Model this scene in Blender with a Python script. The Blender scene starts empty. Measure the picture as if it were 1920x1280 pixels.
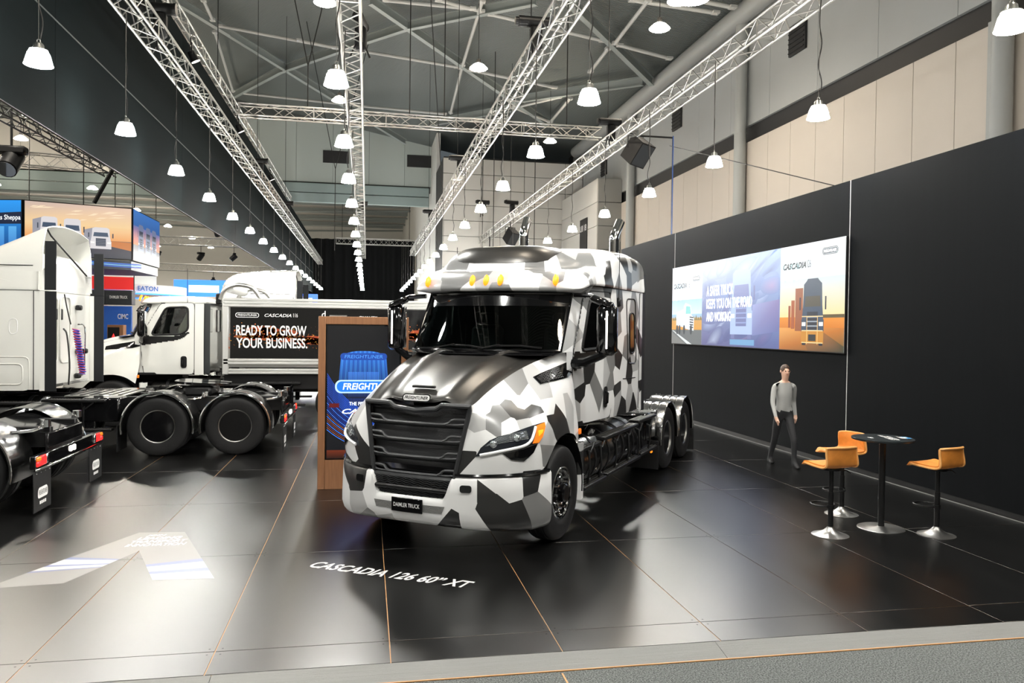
import bpy, bmesh, math, random
import numpy as np
from mathutils import Vector, Matrix
random.seed(7)
SC = bpy.context.scene
COL = SC.collection
PI = math.pi

# ------------------------------------------------------------------ camera
cam_d = bpy.data.cameras.new('camera')
cam = bpy.data.objects.new('camera', cam_d)
COL.objects.link(cam)
SC.camera = cam
cam_d.sensor_width = 36.0
cam_d.lens = 36.0 * 1450.0 / 1920.0
cam_d.clip_end = 400
CAM_H = 2.34
_d = np.array([688 - 960, -(611 - 640), 1450.0]); _d /= np.linalg.norm(_d)
_u = np.array([0.0095, 1.0, 0.0]); _u -= _d * _u.dot(_d); _u /= np.linalg.norm(_u)
_c = np.cross(_u, _d)
_R = np.stack([_c, _d, _u])
_m = np.eye(4)
_m[:3, 0] = _R[:, 0]; _m[:3, 1] = _R[:, 1]; _m[:3, 2] = -_R[:, 2]; _m[:3, 3] = (0, 0, CAM_H)
cam.matrix_world = Matrix(_m.tolist())

# ------------------------------------------------------------------ light, exposure
SC.view_settings.view_transform = 'Standard'
SC.view_settings.look = 'None'
SC.view_settings.gamma = 1.0
SC.view_settings.use_curve_mapping = False
SC.view_settings.exposure = EXPOSURE = 0.15
W = bpy.data.worlds.new('hall'); SC.world = W
W.use_nodes = True
W.node_tree.nodes['Background'].inputs[0].default_value = (0.80, 0.93, 1.0, 1)
W.node_tree.nodes['Background'].inputs[1].default_value = 0.10
LAMP_W = 280.0        # watts of one pendant lamp
LAMP_GLOW = 175.0      # radiance of its glass bell
HIGHBAY_W = 900.0
LED = 1.1             # screen brightness

# ------------------------------------------------------------------ materials
MATS = {}
def mat(name, col=(.5, .5, .5), rough=.5, metal=0., emit=0., coat=0., bump=None, spec=.5, var=0., vscale=6., alpha=1., trans=0., stretch=None):
    if name in MATS: return MATS[name]
    m = bpy.data.materials.new(name); m.use_nodes = True
    nt = m.node_tree; n = nt.nodes; b = n['Principled BSDF']
    c4 = (col[0], col[1], col[2], 1)
    b.inputs['Base Color'].default_value = c4
    b.inputs['Roughness'].default_value = rough
    b.inputs['Metallic'].default_value = metal
    b.inputs['Specular IOR Level'].default_value = spec
    if coat: b.inputs['Coat Weight'].default_value = coat; b.inputs['Coat Roughness'].default_value = .04
    if emit:
        b.inputs['Emission Color'].default_value = c4
        b.inputs['Emission Strength'].default_value = emit
    if trans: b.inputs['Transmission Weight'].default_value = trans
    if alpha < 1: b.inputs['Alpha'].default_value = alpha
    if var or bump:
        tc = n.new('ShaderNodeTexCoord'); mp = n.new('ShaderNodeMapping')
        nt.links.new(tc.outputs['Object'], mp.inputs[0])
        if stretch: mp.inputs['Scale'].default_value = stretch
        ns = n.new('ShaderNodeTexNoise'); ns.inputs['Scale'].default_value = vscale; ns.inputs['Detail'].default_value = 4
        nt.links.new(mp.outputs[0], ns.inputs['Vector'])
        if var:
            mx = n.new('ShaderNodeMix'); mx.data_type = 'RGBA'
            mx.inputs['A'].default_value = tuple(max(0, x * (1 - var)) for x in col) + (1,)
            mx.inputs['B'].default_value = tuple(min(1, x * (1 + var)) for x in col) + (1,)
            nt.links.new(ns.outputs['Fac'], mx.inputs['Factor'])
            nt.links.new(mx.outputs['Result'], b.inputs['Base Color'])
        if bump:
            bp = n.new('ShaderNodeBump'); bp.inputs['Strength'].default_value = bump; bp.inputs['Distance'].default_value = .01
            nt.links.new(ns.outputs['Fac'], bp.inputs['Height']); nt.links.new(bp.outputs[0], b.inputs['Normal'])
    MATS[name] = m
    return m

M_white = mat('white_paint', (.74, .74, .70), .16, coat=.6)
M_sat = mat('satin_dark_paint', (.055, .053, .050), .30, metal=.75)
M_black = mat('black_plastic', (.0055, .0055, .006), .42, spec=.35)
M_gloss = mat('black_gloss', (.0035, .0035, .004), .10, coat=.3)
M_rub = mat('rubber', (.0065, .0065, .007), .6, spec=.3, bump=.15, vscale=60)
M_flap = mat('side_rubber', (.010, .011, .013), .6, spec=.3)
M_chr = mat('chrome', (.82, .82, .82), .07, metal=1)
M_mill = mat('mill_aluminium', (.66, .66, .64), .38, metal=.55, bump=.05, vscale=8, stretch=(.1, 4, 9))
M_alu = mat('brushed_aluminium', (.62, .62, .60), .28, metal=1)
M_truss = mat('truss_aluminium', (.46, .46, .44), .35, metal=.8)
M_dsteel = mat('dark_polished_steel', (.24, .24, .24), .2, metal=1, bump=.03, vscale=40)
M_steel = mat('satin_steel', (.36, .35, .33), .33, metal=1)
M_glass = mat('tinted_glass', (.70, .80, .76), .03, trans=1.0, spec=.6)
M_amber = mat('amber_lens_lit', (1, .27, .015), .2, emit=1.25)
M_amber2 = mat('amber_lens', (.9, .20, .02), .12, emit=.35)
M_red = mat('red_lens_lit', (1, .02, .02), .2, emit=1.1)
M_lampw = mat('white_light', (1, .93, .82), .2, emit=6)
M_refl_glow = mat('reflection_glow', (1, .92, .86), .2, emit=3.5)
M_cloth = mat('seat_cloth', (.035, .035, .04), .8)
M_dash = mat('dash_plastic', (.022, .026, .026), .6)
M_txt = mat('white_print', (.80, .80, .80), .5)
M_txtd = mat('floor_print', (.62, .62, .62), .42)
M_wood = mat('oak_veneer', (.30, .135, .06), .45, var=.35, vscale=5, stretch=(9, 9, .7))
M_hb = mat('headlight_shell', (.03, .035, .045), .15, metal=.6)
M_lens = mat('clear_lens', (.8, .85, .9), .05, metal=.9)
M_cable = mat('cable_black', (.01, .01, .01), .5)
M_red_hose = mat('hose_red', (.45, .02, .03), .35)
M_blue_hose = mat('hose_blue', (.02, .05, .40), .35)
M_tan = mat('tan_leather', (.62, .22, .035), .45, var=.35, vscale=9, bump=.12)
M_wirewhite = mat('white_enamel', (.85, .85, .85), .3)

def vcol_mat(name, strength, rough=.3, emit=True):
    if name in MATS: return MATS[name]
    m = bpy.data.materials.new(name); m.use_nodes = True
    nt = m.node_tree; b = nt.nodes['Principled BSDF']
    a = nt.nodes.new('ShaderNodeVertexColor'); a.layer_name = 'Col'
    if emit:
        b.inputs['Base Color'].default_value = (.01, .01, .01, 1)
        nt.links.new(a.outputs['Color'], b.inputs['Emission Color'])
        b.inputs['Emission Strength'].default_value = strength
    else:
        nt.links.new(a.outputs['Color'], b.inputs['Base Color'])
    b.inputs['Roughness'].default_value = rough
    MATS[name] = m
    return m

# ------------------------------------------------------------------ mesh helpers
def V3(*a): return np.array(a, float)
def unit(v): v = np.asarray(v, float); return v / (np.linalg.norm(v) + 1e-12)
def frame(d):
    d = unit(d); a = V3(0, 0, 1) if abs(d[2]) < .9 else V3(1, 0, 0)
    x = unit(np.cross(a, d)); return x, np.cross(d, x), d

class MB:
    def __init__(s): s.v = []; s.f = []; s.m = []
    def add(s, vs, fs, mi=0):
        o = len(s.v); s.v.extend([tuple(map(float, p)) for p in vs])
        s.f.extend([tuple(o + i for i in q) for q in fs]); s.m.extend([mi] * len(fs)); return s
    def box(s, c, d, mi=0, rz=0, bev=0, ry=0, rx=0):
        hx, hy, hz = d[0] / 2, d[1] / 2, d[2] / 2
        b = min(bev, hx * .9, hy * .9, hz * .9)
        if b <= 0:
            vs = [(x * hx, y * hy, z * hz) for x in (-1, 1) for y in (-1, 1) for z in (-1, 1)]
            fs = [(0, 1, 3, 2), (4, 6, 7, 5), (0, 4, 5, 1), (2, 3, 7, 6), (0, 2, 6, 4), (1, 5, 7, 3)]
        else:
            vs = []; idx = {}
            for x in (-1, 1):
                for y in (-1, 1):
                    for z in (-1, 1):
                        for a in range(3):
                            p = [x * (hx - b), y * (hy - b), z * (hz - b)]
                            p[a] = (x, y, z)[a] * (hx, hy, hz)[a]
                            idx[(x, y, z, a)] = len(vs); vs.append(p)
            fs = []
            for a in range(3):
                o = [i for i in range(3) if i != a]
                for sg in (-1, 1):
                    q = []
                    for (p1, p2) in ((-1, -1), (1, -1), (1, 1), (-1, 1)):
                        k = [0, 0, 0]; k[a] = sg; k[o[0]] = p1; k[o[1]] = p2
                        q.append(idx[(*k, a)])
                    flip = (sg < 0) ^ (a == 1)
                    fs.append(tuple(reversed(q)) if flip else tuple(q))
            for a in range(3):
                o = [i for i in range(3) if i != a]
                for p1 in (-1, 1):
                    for p2 in (-1, 1):
                        k1 = [0, 0, 0]; k1[a] = -1; k1[o[0]] = p1; k1[o[1]] = p2
                        k2 = list(k1); k2[a] = 1
                        fs.append((idx[(*k1, o[0])], idx[(*k2, o[0])], idx[(*k2, o[1])], idx[(*k1, o[1])]))
            for x in (-1, 1):
                for y in (-1, 1):
                    for z in (-1, 1): fs.append(tuple(idx[(x, y, z, a)] for a in range(3)))
        R = (Matrix.Rotation(rz, 3, 'Z') @ Matrix.Rotation(ry, 3, 'Y') @ Matrix.Rotation(rx, 3, 'X'))
        return s.add([tuple(Vector(c) + R @ Vector(p)) for p in vs], fs, mi)
    def cyl(s, p0, p1, r, n=12, mi=0, r2=None, cap=True):
        p0 = np.asarray(p0, float); p1 = np.asarray(p1, float); r2 = r if r2 is None else r2
        x, y, d = frame(p1 - p0)
        vs = [p0 + r * (x * math.cos(t) + y * math.sin(t)) for t in np.linspace(0, 2 * PI, n, False)]
        vs += [p1 + r2 * (x * math.cos(t) + y * math.sin(t)) for t in np.linspace(0, 2 * PI, n, False)]
        fs = [(i, (i + 1) % n, n + (i + 1) % n, n + i) for i in range(n)]
        if cap: fs += [tuple(reversed(range(n))), tuple(range(n, 2 * n))]
        return s.add(vs, fs, mi)
    def tube(s, pts, r, n=8, mi=0, closed=False, flat=None):
        P = [np.asarray(p, float) for p in pts]; N = len(P); vs = []; x0 = None
        for i in range(N):
            a = P[(i - 1) % N] if (closed or i > 0) else P[i]; b = P[(i + 1) % N] if (closed or i < N - 1) else P[i]
            d = unit(b - a)
            if x0 is None: x, y, _ = frame(d)
            else: x = unit(x0 - d * x0.dot(d)); y = np.cross(d, x)
            x0 = x
            rr = r[i] if isinstance(r, (list, tuple)) else r
            for t in np.linspace(0, 2 * PI, n, False): vs.append(P[i] + rr * (x * math.cos(t) + y * math.sin(t)))
        fs = []
        for i in range(N if closed else N - 1):
            j = (i + 1) % N
            for k in range(n): fs.append((i * n + k, i * n + (k + 1) % n, j * n + (k + 1) % n, j * n + k))
        if not closed: fs += [tuple(reversed(range(n))), tuple(range((N - 1) * n, N * n))]
        return s.add(vs, fs, mi)
    def lathe(s, prof, c=(0, 0, 0), axis=(0, 0, 1), n=32, mi=0):
        x, y, d = frame(axis); c = np.asarray(c, float); vs = []
        for (r, h) in prof:
            for t in np.linspace(0, 2 * PI, n, False): vs.append(c + d * h + r * (x * math.cos(t) + y * math.sin(t)))
        fs = []
        for i in range(len(prof) - 1):
            for k in range(n): fs.append((i * n + k, i * n + (k + 1) % n, (i + 1) * n + (k + 1) % n, (i + 1) * n + k))
        if prof[0][0] > 1e-4: fs.append(tuple(reversed(range(n))))
        if prof[-1][0] > 1e-4: fs.append(tuple(range((len(prof) - 1) * n, len(prof) * n)))
        return s.add(vs, fs, mi)
    def ring(s, prof, c=(0, 0, 0), axis=(0, 0, 1), n=32, mi=0):   # closed profile lathe, no caps
        x, y, d = frame(axis); c = np.asarray(c, float); vs = []; m = len(prof)
        for (r, h) in prof:
            for t in np.linspace(0, 2 * PI, n, False): vs.append(c + d * h + r * (x * math.cos(t) + y * math.sin(t)))
        fs = [(i * n + k, i * n + (k + 1) % n, ((i + 1) % m) * n + (k + 1) % n, ((i + 1) % m) * n + k) for i in range(m) for k in range(n)]
        return s.add(vs, fs, mi)
    def grid(s, P, mi=0, keep=None, flip=False):
        P = np.asarray(P, float); a, b = P.shape[:2]; fs = []
        for i in range(a - 1):
            for j in range(b - 1):
                if keep is not None and not keep((P[i, j] + P[i + 1, j + 1] + P[i + 1, j] + P[i, j + 1]) / 4): continue
                q = (i * b + j, i * b + j + 1, (i + 1) * b + j + 1, (i + 1) * b + j)
                fs.append(tuple(reversed(q)) if flip else q)
        return s.add(P.reshape(-1, 3), fs, mi)
    def prism(s, pts, d, mi=0):                                       # planar outline pushed along d
        n = len(pts); d = np.asarray(d, float)
        vs = [np.asarray(p, float) for p in pts] + [np.asarray(p, float) + d for p in pts]
        fs = [tuple(reversed(range(n))), tuple(range(n, 2 * n))] + [(i, (i + 1) % n, n + (i + 1) % n, n + i) for i in range(n)]
        return s.add(vs, fs, mi)
    def poly(s, pts, mi=0): return s.add(pts, [tuple(range(len(pts)))], mi)
    def mirror(s):                                                    # adds the y-mirrored copy
        n = len(s.v); vs = [(x, -y, z) for (x, y, z) in s.v]
        fs = [tuple(n + i for i in reversed(q)) for q in s.f]
        s.v += vs; s.f += fs; s.m += list(s.m); return s
    def mirrored(s):
        r = MB(); r.v = [(x, -y, z) for (x, y, z) in s.v]; r.f = [tuple(reversed(q)) for q in s.f]; r.m = list(s.m); return r
    def mesh(s, name, mats, ang=38, solid=0, fixn=True):
        me = bpy.data.meshes.new(name); me.from_pydata(s.v, [], s.f)
        mats = mats if isinstance(mats, (list, tuple)) else [mats]
        for m in mats: me.materials.append(m)
        me.polygons.foreach_set('material_index', s.m)
        if fixn or solid:
            bm = bmesh.new(); bm.from_mesh(me)
            bmesh.ops.remove_doubles(bm, verts=bm.verts, dist=1e-5)
            bmesh.ops.recalc_face_normals(bm, faces=bm.faces)
            if solid: bmesh.ops.solidify(bm, geom=bm.faces[:], thickness=solid)
            bm.to_mesh(me); bm.free()
        me.polygons.foreach_set('use_smooth', [True] * len(me.polygons))
        if ang: me.set_sharp_from_angle(angle=math.radians(ang))
        me.update(); return me
    def build(s, name, mats, parent=None, ang=38, solid=0, fixn=True):
        o = bpy.data.objects.new(name, s.mesh(name, mats, ang, solid, fixn)); COL.objects.link(o)
        if parent: o.parent = parent
        return o

def tag(o, label=None, cat=None, group=None, kind=None):
    if label: o['label'] = label
    if cat: o['category'] = cat
    if group: o['group'] = group
    if kind: o['kind'] = kind
    return o
def thing(name, label, cat, loc=(0, 0, 0), rz=0, group=None):
    o = bpy.data.objects.new(name, None); COL.objects.link(o); o.empty_display_size = .1
    o.location = loc; o.rotation_euler = (0, 0, rz)
    return tag(o, label, cat, group)
def struct(o): o['kind'] = 'structure'; return o
def dup(o, parent=None, label=None, kids=None):
    """copy a thing, its parts and their sub-parts (mesh data shared)"""
    c = o.copy(); COL.objects.link(c)
    if parent: c.parent = parent
    if label: c['label'] = label
    for ch in KIDS(o): dup(ch, c)
    return c
def KIDS(o): return [x for x in COL.objects if x.parent == o]

def crm(P, k, axis=0):
    """Catmull-Rom densify a control grid along an axis"""
    P = np.asarray(P, float)
    if axis == 1: return np.swapaxes(crm(np.swapaxes(P, 0, 1), k), 0, 1)
    n = len(P); out = []
    for i in range(n - 1):
        p0 = P[i - 1] if i > 0 else 2 * P[0] - P[1]; p1 = P[i]; p2 = P[i + 1]; p3 = P[i + 2] if i + 2 < n else 2 * P[-1] - P[-2]
        for t in np.arange(k) / k:
            out.append(.5 * (2 * p1 + (p2 - p0) * t + (2 * p0 - 5 * p1 + 4 * p2 - p3) * t * t + (3 * p1 - p0 - 3 * p2 + p3) * t ** 3))
    out.append(P[-1]); return np.array(out)

def rrect(w, h, r, n=5, cx=0, cy=0):
    pts = []
    for (sx, sy, a0) in ((1, 1, 0), (-1, 1, PI / 2), (-1, -1, PI), (1, -1, 1.5 * PI)):
        for t in np.linspace(0, PI / 2, n): pts.append((cx + sx * (w / 2 - r) + r * math.cos(a0 + t), cy + sy * (h / 2 - r) + r * math.sin(a0 + t)))
    return pts
def inside(p, poly):
    x, y = p; c = False; n = len(poly)
    for i in range(n):
        x1, y1 = poly[i]; x2, y2 = poly[(i + 1) % n]
        if (y1 > y) != (y2 > y) and x < (x2 - x1) * (y - y1) / (y2 - y1) + x1: c = not c
    return c

def basis(o, ex, ey):
    ex = unit(ex); ey = unit(ey); n = np.cross(ex, ey)
    m = np.eye(4); m[:3, 0] = ex; m[:3, 1] = ey; m[:3, 2] = n; m[:3, 3] = o
    return Matrix(m.tolist())
def text(name, body, m, width, height, material, parent=None, depth=.002, bold=.012, shear=0., align='L'):
    """lettering as flat geometry, fitted into width x height (height of a capital) at frame m"""
    cu = bpy.data.curves.new(name, 'FONT'); cu.body = body; cu.size = 1; cu.offset = bold; cu.shear = shear; cu.resolution_u = 3
    to = bpy.data.objects.new(name, cu); COL.objects.link(to)
    dg = bpy.context.evaluated_depsgraph_get()
    me = bpy.data.meshes.new_from_object(to.evaluated_get(dg))
    bpy.data.objects.remove(to); bpy.data.curves.remove(cu)
    co = np.zeros(len(me.vertices) * 3); me.vertices.foreach_get('co', co); co = co.reshape(-1, 3)
    x0, x1 = co[:, 0].min(), co[:, 0].max(); y0, y1 = co[:, 1].min(), co[:, 1].max()
    sx = width / (x1 - x0); sy = height / (y1 - y0)
    co[:, 0] = (co[:, 0] - x0) * sx; co[:, 1] = (co[:, 1] - y0) * sy
    if align == 'C': co[:, 0] -= width / 2
    M4 = np.array(m)
    w = co @ M4[:3, :3].T + M4[:3, 3] + M4[:3, 2] * depth
    me.vertices.foreach_set('co', w.reshape(-1)); me.materials.clear(); me.materials.append(material); me.update()
    me.name = name
    o = bpy.data.objects.new(name, me); COL.objects.link(o)
    if parent: o.parent = parent
    return o

class Pic:
    """a printed or lit picture: flat coloured shapes on one plane, one mesh with corner colours"""
    def __init__(s, m): s.m = np.array(m); s.v = []; s.f = []; s.c = []
    def poly(s, pts, col, lay=0):
        o = len(s.v)
        for (x, y) in pts: s.v.append(tuple(s.m[:3, 3] + s.m[:3, 0] * x + s.m[:3, 1] * y + s.m[:3, 2] * (.0006 * lay)))
        n = len(pts); s.f.append(tuple(range(o, o + n)))
        cols = col if isinstance(col[0], (tuple, list)) else [col] * n
        s.c.extend([(*c, 1) for c in cols]); return s
    def rect(s, x0, y0, x1, y1, c, lay=0, top=None):
        return s.poly([(x0, y0), (x1, y0), (x1, y1), (x0, y1)], [c, c, top or c, top or c], lay)
    def build(s, name, material, parent=None):
        me = bpy.data.meshes.new(name); me.from_pydata(s.v, [], s.f)
        a = me.color_attributes.new('Col', 'FLOAT_COLOR', 'CORNER')
        a.data.foreach_set('color', np.array(s.c, 'f').reshape(-1))
        me.materials.append(material); me.update()
        o = bpy.data.objects.new(name, me); COL.objects.link(o)
        if parent: o.parent = parent
        return o
def srgb(r, g, b):
    f = lambda c: ((c / 255 + .055) / 1.055) ** 2.4 if c > 10 else c / 255 / 12.92
    return (f(r), f(g), f(b))
# ------------------------------------------------------------------ the wrap: flat shards of four greys, one seed point per shard (truck axes)
def camo_mat(name, seeds, fold):
    G = {'W': (.74, .74, .735), 'L': (.42, .42, .42), 'M': (.185, .185, .185), 'D': (.022, .022, .026)}
    m = bpy.data.materials.new(name); m.use_nodes = True; nt = m.node_tree; n = nt.nodes; lk = nt.links.new
    b = n['Principled BSDF']; b.inputs['Roughness'].default_value = .30; b.inputs['Coat Weight'].default_value = .25; b.inputs['Coat Roughness'].default_value = .18
    tc = n.new('ShaderNodeTexCoord'); vec = tc.outputs['Object']
    if fold:                                                          # the far side carries the mirrored pattern
        sx = n.new('ShaderNodeSeparateXYZ'); cx = n.new('ShaderNodeCombineXYZ'); ab = n.new('ShaderNodeMath'); ab.operation = 'ABSOLUTE'
        lk(vec, sx.inputs[0]); lk(sx.outputs[0], cx.inputs[0]); lk(sx.outputs[2], cx.inputs[2]); lk(sx.outputs[1], ab.inputs[0]); lk(ab.outputs[0], cx.inputs[1]); vec = cx.outputs[0]
    best = None; col = None
    for (c, x, y, z) in seeds:
        d = n.new('ShaderNodeVectorMath'); d.operation = 'DISTANCE'; lk(vec, d.inputs[0]); d.inputs[1].default_value = (x, y, z)
        if best is None: best = d.outputs['Value']; val = n.new('ShaderNodeValue'); val.outputs[0].default_value = G[c][0]; col = val.outputs[0]; continue
        lt = n.new('ShaderNodeMath'); lt.operation = 'LESS_THAN'; lk(d.outputs['Value'], lt.inputs[0]); lk(best, lt.inputs[1])
        mn = n.new('ShaderNodeMath'); mn.operation = 'MINIMUM'; lk(d.outputs['Value'], mn.inputs[0]); lk(best, mn.inputs[1])
        mx = n.new('ShaderNodeMix'); mx.data_type = 'FLOAT'; lk(lt.outputs[0], mx.inputs['Factor']); lk(col, mx.inputs['A']); mx.inputs['B'].default_value = G[c][0]
        best = mn.outputs[0]; col = mx.outputs['Result']
    cc = n.new('ShaderNodeCombineColor')
    for i in range(3): lk(col, cc.inputs[i])
    lk(cc.outputs[0], b.inputs['Base Color'])
    return m
CAMO_FRONT = [('W', 1.23, 0.604, 0.633), ('D', 1.127, 0.859, 0.539), ('W', 1.001, 1.009, 0.785), ('D', 0.775, 1.171, 0.8), ('W', 0.599, 1.223, 0.741), 
  ('M', 0.737, 1.193, 0.533), ('D', 0.953, 1.068, 0.413), ('D', 1.169, 0.766, 0.743), ('W', 1.135, 0.818, 0.824), ('W', 1.197, 0.7, 0.742), 
  ('W', 1.208, 0.666, 0.398), ('D', 1.246, 0.482, 0.378), ('W', 1.275, -0.095, 0.375), ('W', 1.29, -0.285, 0.467), ('W', 1.285, 0.338, 0.502), 
  ('W', 1.295, 0.037, 0.433), ('L', 1.222, -0.654, 0.44), ('W', 1.05, -0.969, 0.42), ('W', 1.268, -0.448, 0.557), ('D', 1.201, -0.688, 0.733), 
  ('D', 1.069, -0.925, 0.812), ('W', 1.262, -0.438, 0.688), ('W', 1.088, -0.864, 0.998), ('D', 1.156, -0.693, 1.101), ('W', 1.164, -0.624, 1.187), 
  ('L', 0.884, -0.967, 1.34), ('D', 1.181, 0.608, 1.005), ('W', 1.119, 0.807, 1.006), ('W', 1.17, 0.666, 0.952), ('W', 0.971, 1.014, 0.963), 
  ('W', 1.162, 0.603, 1.209), ('L', 1.102, 0.696, 1.384), ('W', 1.016, 0.663, 1.55), ('W', 0.818, 0.721, 1.64), ('W', 1.115, 0.754, 1.226), 
  ('M', 1.01, 0.818, 1.375), ('M', 0.898, 0.861, 1.455), ('D', 0.777, 0.903, 1.504), ('D', 0.713, 1.002, 1.446), ('D', 0.597, 1.058, 1.46), 
  ('W', 0.612, 0.956, 1.557), ('W', 0.896, 0.946, 1.352), ('L', 0.735, 1.055, 1.367), ('W', 0.599, 1.116, 1.383), ('L', 0.638, 0.808, 1.67), 
  ('M', 0.512, 0.851, 1.703), ('W', 0.472, 0.965, 1.626), ('L', 0.239, 1.041, 1.653), ('W', 0.251, 1.136, 1.51), ('D', 0.256, 1.198, 1.325), 
  ('L', 0.479, 1.217, 1.193), ('M', 0.502, 1.222, 1.045), ('W', 0.762, 1.156, 0.988), ('L', 1.262, -0.25, 0.33), ('M', 1.17, -0.55, 0.33), 
  ('W', 1, -1.03, 0.62), ('L', 0.62, -1.22, 0.6), ('W', 0.3, -1.2, 1.2), ('D', 0.1, -1.1, 1.5), ('M', -0.2, -1.1, 1.7), 
  ('W', 0.6, -1.1, 1.4), ('W', 0.5, -0.9, 1.75), ('L', -0.4, -1.1, 1.4), ('W', -0.231, 1.081, 1.727), ('L', -0.734, 1.096, 1.773), 
  ('W', -0.675, 1.089, 2.043), ('W', -0.398, 1.127, 1.618), ('L', -0.23, 1.16, 1.489), ('L', -0.716, 1.092, 1.37), ('D', 0.15, 1.18, 1.4), 
  ('W', -0.01, 1.138, 1.548), ('W', -0.6, 1.2, 0.45), ('D', -0.6, 1.19, 0.8), ('L', -0.58, 1.19, 1), ('W', -0.55, 1.15, 1.3), 
  ]
CAMO_CAB = [('W', -0.231, 1.081, 1.727), ('L', -0.734, 1.096, 1.773), ('D', -1.016, 1.127, 1.829), ('W', -1.365, 1.163, 1.791), ('M', -1.218, 1.148, 1.641), 
  ('W', -1.038, 1.129, 1.497), ('L', -1.563, 1.182, 1.782), ('M', -1.714, 1.196, 1.89), ('M', -1.723, 1.196, 1.66), ('W', -1.929, 1.206, 1.716), 
  ('D', -1.999, 1.207, 1.93), ('W', -2.212, 1.212, 1.804), ('D', -1.965, 1.206, 1.522), ('W', -2.295, 1.213, 1.508), ('D', -2.212, 1.206, 1.3), 
  ('W', -1.725, 1.196, 1.415), ('L', -1.997, 1.207, 1.427), ('L', -2.5, 1.218, 1.424), ('W', -2.77, 1.22, 1.619), ('D', -2.501, 1.218, 1.73), 
  ('D', -3.123, 1.217, 1.535), ('W', -3.115, 1.217, 1.673), ('W', -3.166, 1.212, 1.357), ('W', -2.886, 1.219, 1.396), ('D', -2.763, 1.213, 1.28), 
  ('M', -2.013, 1.199, 2.381), ('W', -2.247, 1.204, 2.417), ('W', -2.101, 1.208, 2.163), ('M', -2.323, 1.214, 2.091), ('W', -1.839, 1.174, 2.759), 
  ('W', -1.696, 1.169, 2.655), ('D', -1.707, 1.154, 2.827), ('D', -2.06, 1.186, 2.768), ('L', -1.375, 1.119, 2.795), ('M', -0.948, 1.069, 2.723), 
  ('W', -0.844, 1.045, 2.552), ('L', -0.603, 1.026, 2.251), ('W', -0.675, 1.089, 2.043), ('W', -2.352, 1.194, 2.814), ('D', -2.955, 1.219, 2.171), 
  ('W', -3.107, 1.217, 2.389), ('W', -3.06, 1.214, 2.791), ('M', -2.751, 1.209, 2.618), ('L', -2.617, 1.214, 2.386), ('W', -2.812, 1.22, 2.029), 
  ('L', -2.755, 1.22, 1.87), ('D', -0.792, 1.102, 1.545), ('W', -0.398, 1.127, 1.618), ('L', -0.23, 1.16, 1.489), ('W', -0.884, 1.112, 1.402), 
  ('L', -0.716, 1.092, 1.37), ('D', 0.15, 1.18, 1.4), ('W', -0.01, 1.138, 1.548), ]
CAMO_ROOF = [('L', -0.586, -0.966, 2.861), ('W', -0.703, -0.913, 3.002), ('M', -0.439, -0.341, 2.89), ('M', -0.502, -0.105, 2.993), ('W', -0.409, -0.266, 2.814), 
  ('L', -0.423, -0.026, 2.885), ('L', -0.474, 0.136, 2.961), ('M', -0.405, 0.153, 2.814), ('W', -0.49, 0.424, 2.958), ('W', -0.463, 0.582, 2.863), 
  ('L', -0.504, 0.78, 2.822), ('M', -0.6, 0.864, 2.95), ('W', -0.653, 1.003, 2.918), ('W', -0.571, 0.964, 2.832), ('W', -0.779, 1.097, 2.949), 
  ('L', -0.96, 1.158, 2.977), ('M', -0.726, -0.6, 3.141), ('W', -0.635, -0.135, 3.08), ('W', -0.642, 0.243, 3.09), ('M', -0.697, 0.571, 3.091), 
  ('W', -0.761, 0.709, 3.098), ('M', -0.951, 0.862, 3.118), ('L', -1.208, 0.792, 3.315), ('M', -1.283, 0.961, 3.247), ('W', -1.719, 0.99, 3.357), 
  ('W', -1.495, 1.122, 3.172), ('D', -1.591, 1.175, 3.103), ('D', -1.575, 1.202, 2.949), ('W', -1.805, 1.197, 3.053), ('W', -1.2, 1.19, 2.95), 
  ('M', -0.939, 1.157, 2.972), ('M', -1.946, 1.211, 2.912), ('D', -2.307, 1.2, 3.223), ('D', -2.458, 1.213, 3.018), ('W', -2.177, 1.21, 3.027), 
  ('M', -2.657, 1.214, 3.039), ('W', -2.692, 1.221, 2.926), ('D', -2.675, 1.183, 3.315), ('L', -2.498, 1.198, 3.256), ('M', -2.981, 1.211, 3.114), 
  ('W', -3.017, 1.222, 2.998), ('W', -1, -0.9, 3.1), ('L', -1.6, -1, 3.3), ('M', -1.4, -1.15, 3), ('W', -2, -1.2, 3), 
  ('D', -2.4, -1.2, 3.2), ('W', -2.8, -1.2, 3), ('W', -1.4, 0, 3.4), ('M', -1.8, 0.5, 3.42), ('W', -2.2, -0.3, 3.44), 
  ('L', -2.6, 0.3, 3.44), ('D', -2.4, 0.9, 3.42), ('W', -3.07, 0, 3.1), ]
M_camo = (camo_mat('camo_wrap_front', CAMO_FRONT, False), camo_mat('camo_wrap_cab', CAMO_CAB, True), camo_mat('camo_wrap_roof', CAMO_ROOF, False))
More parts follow.
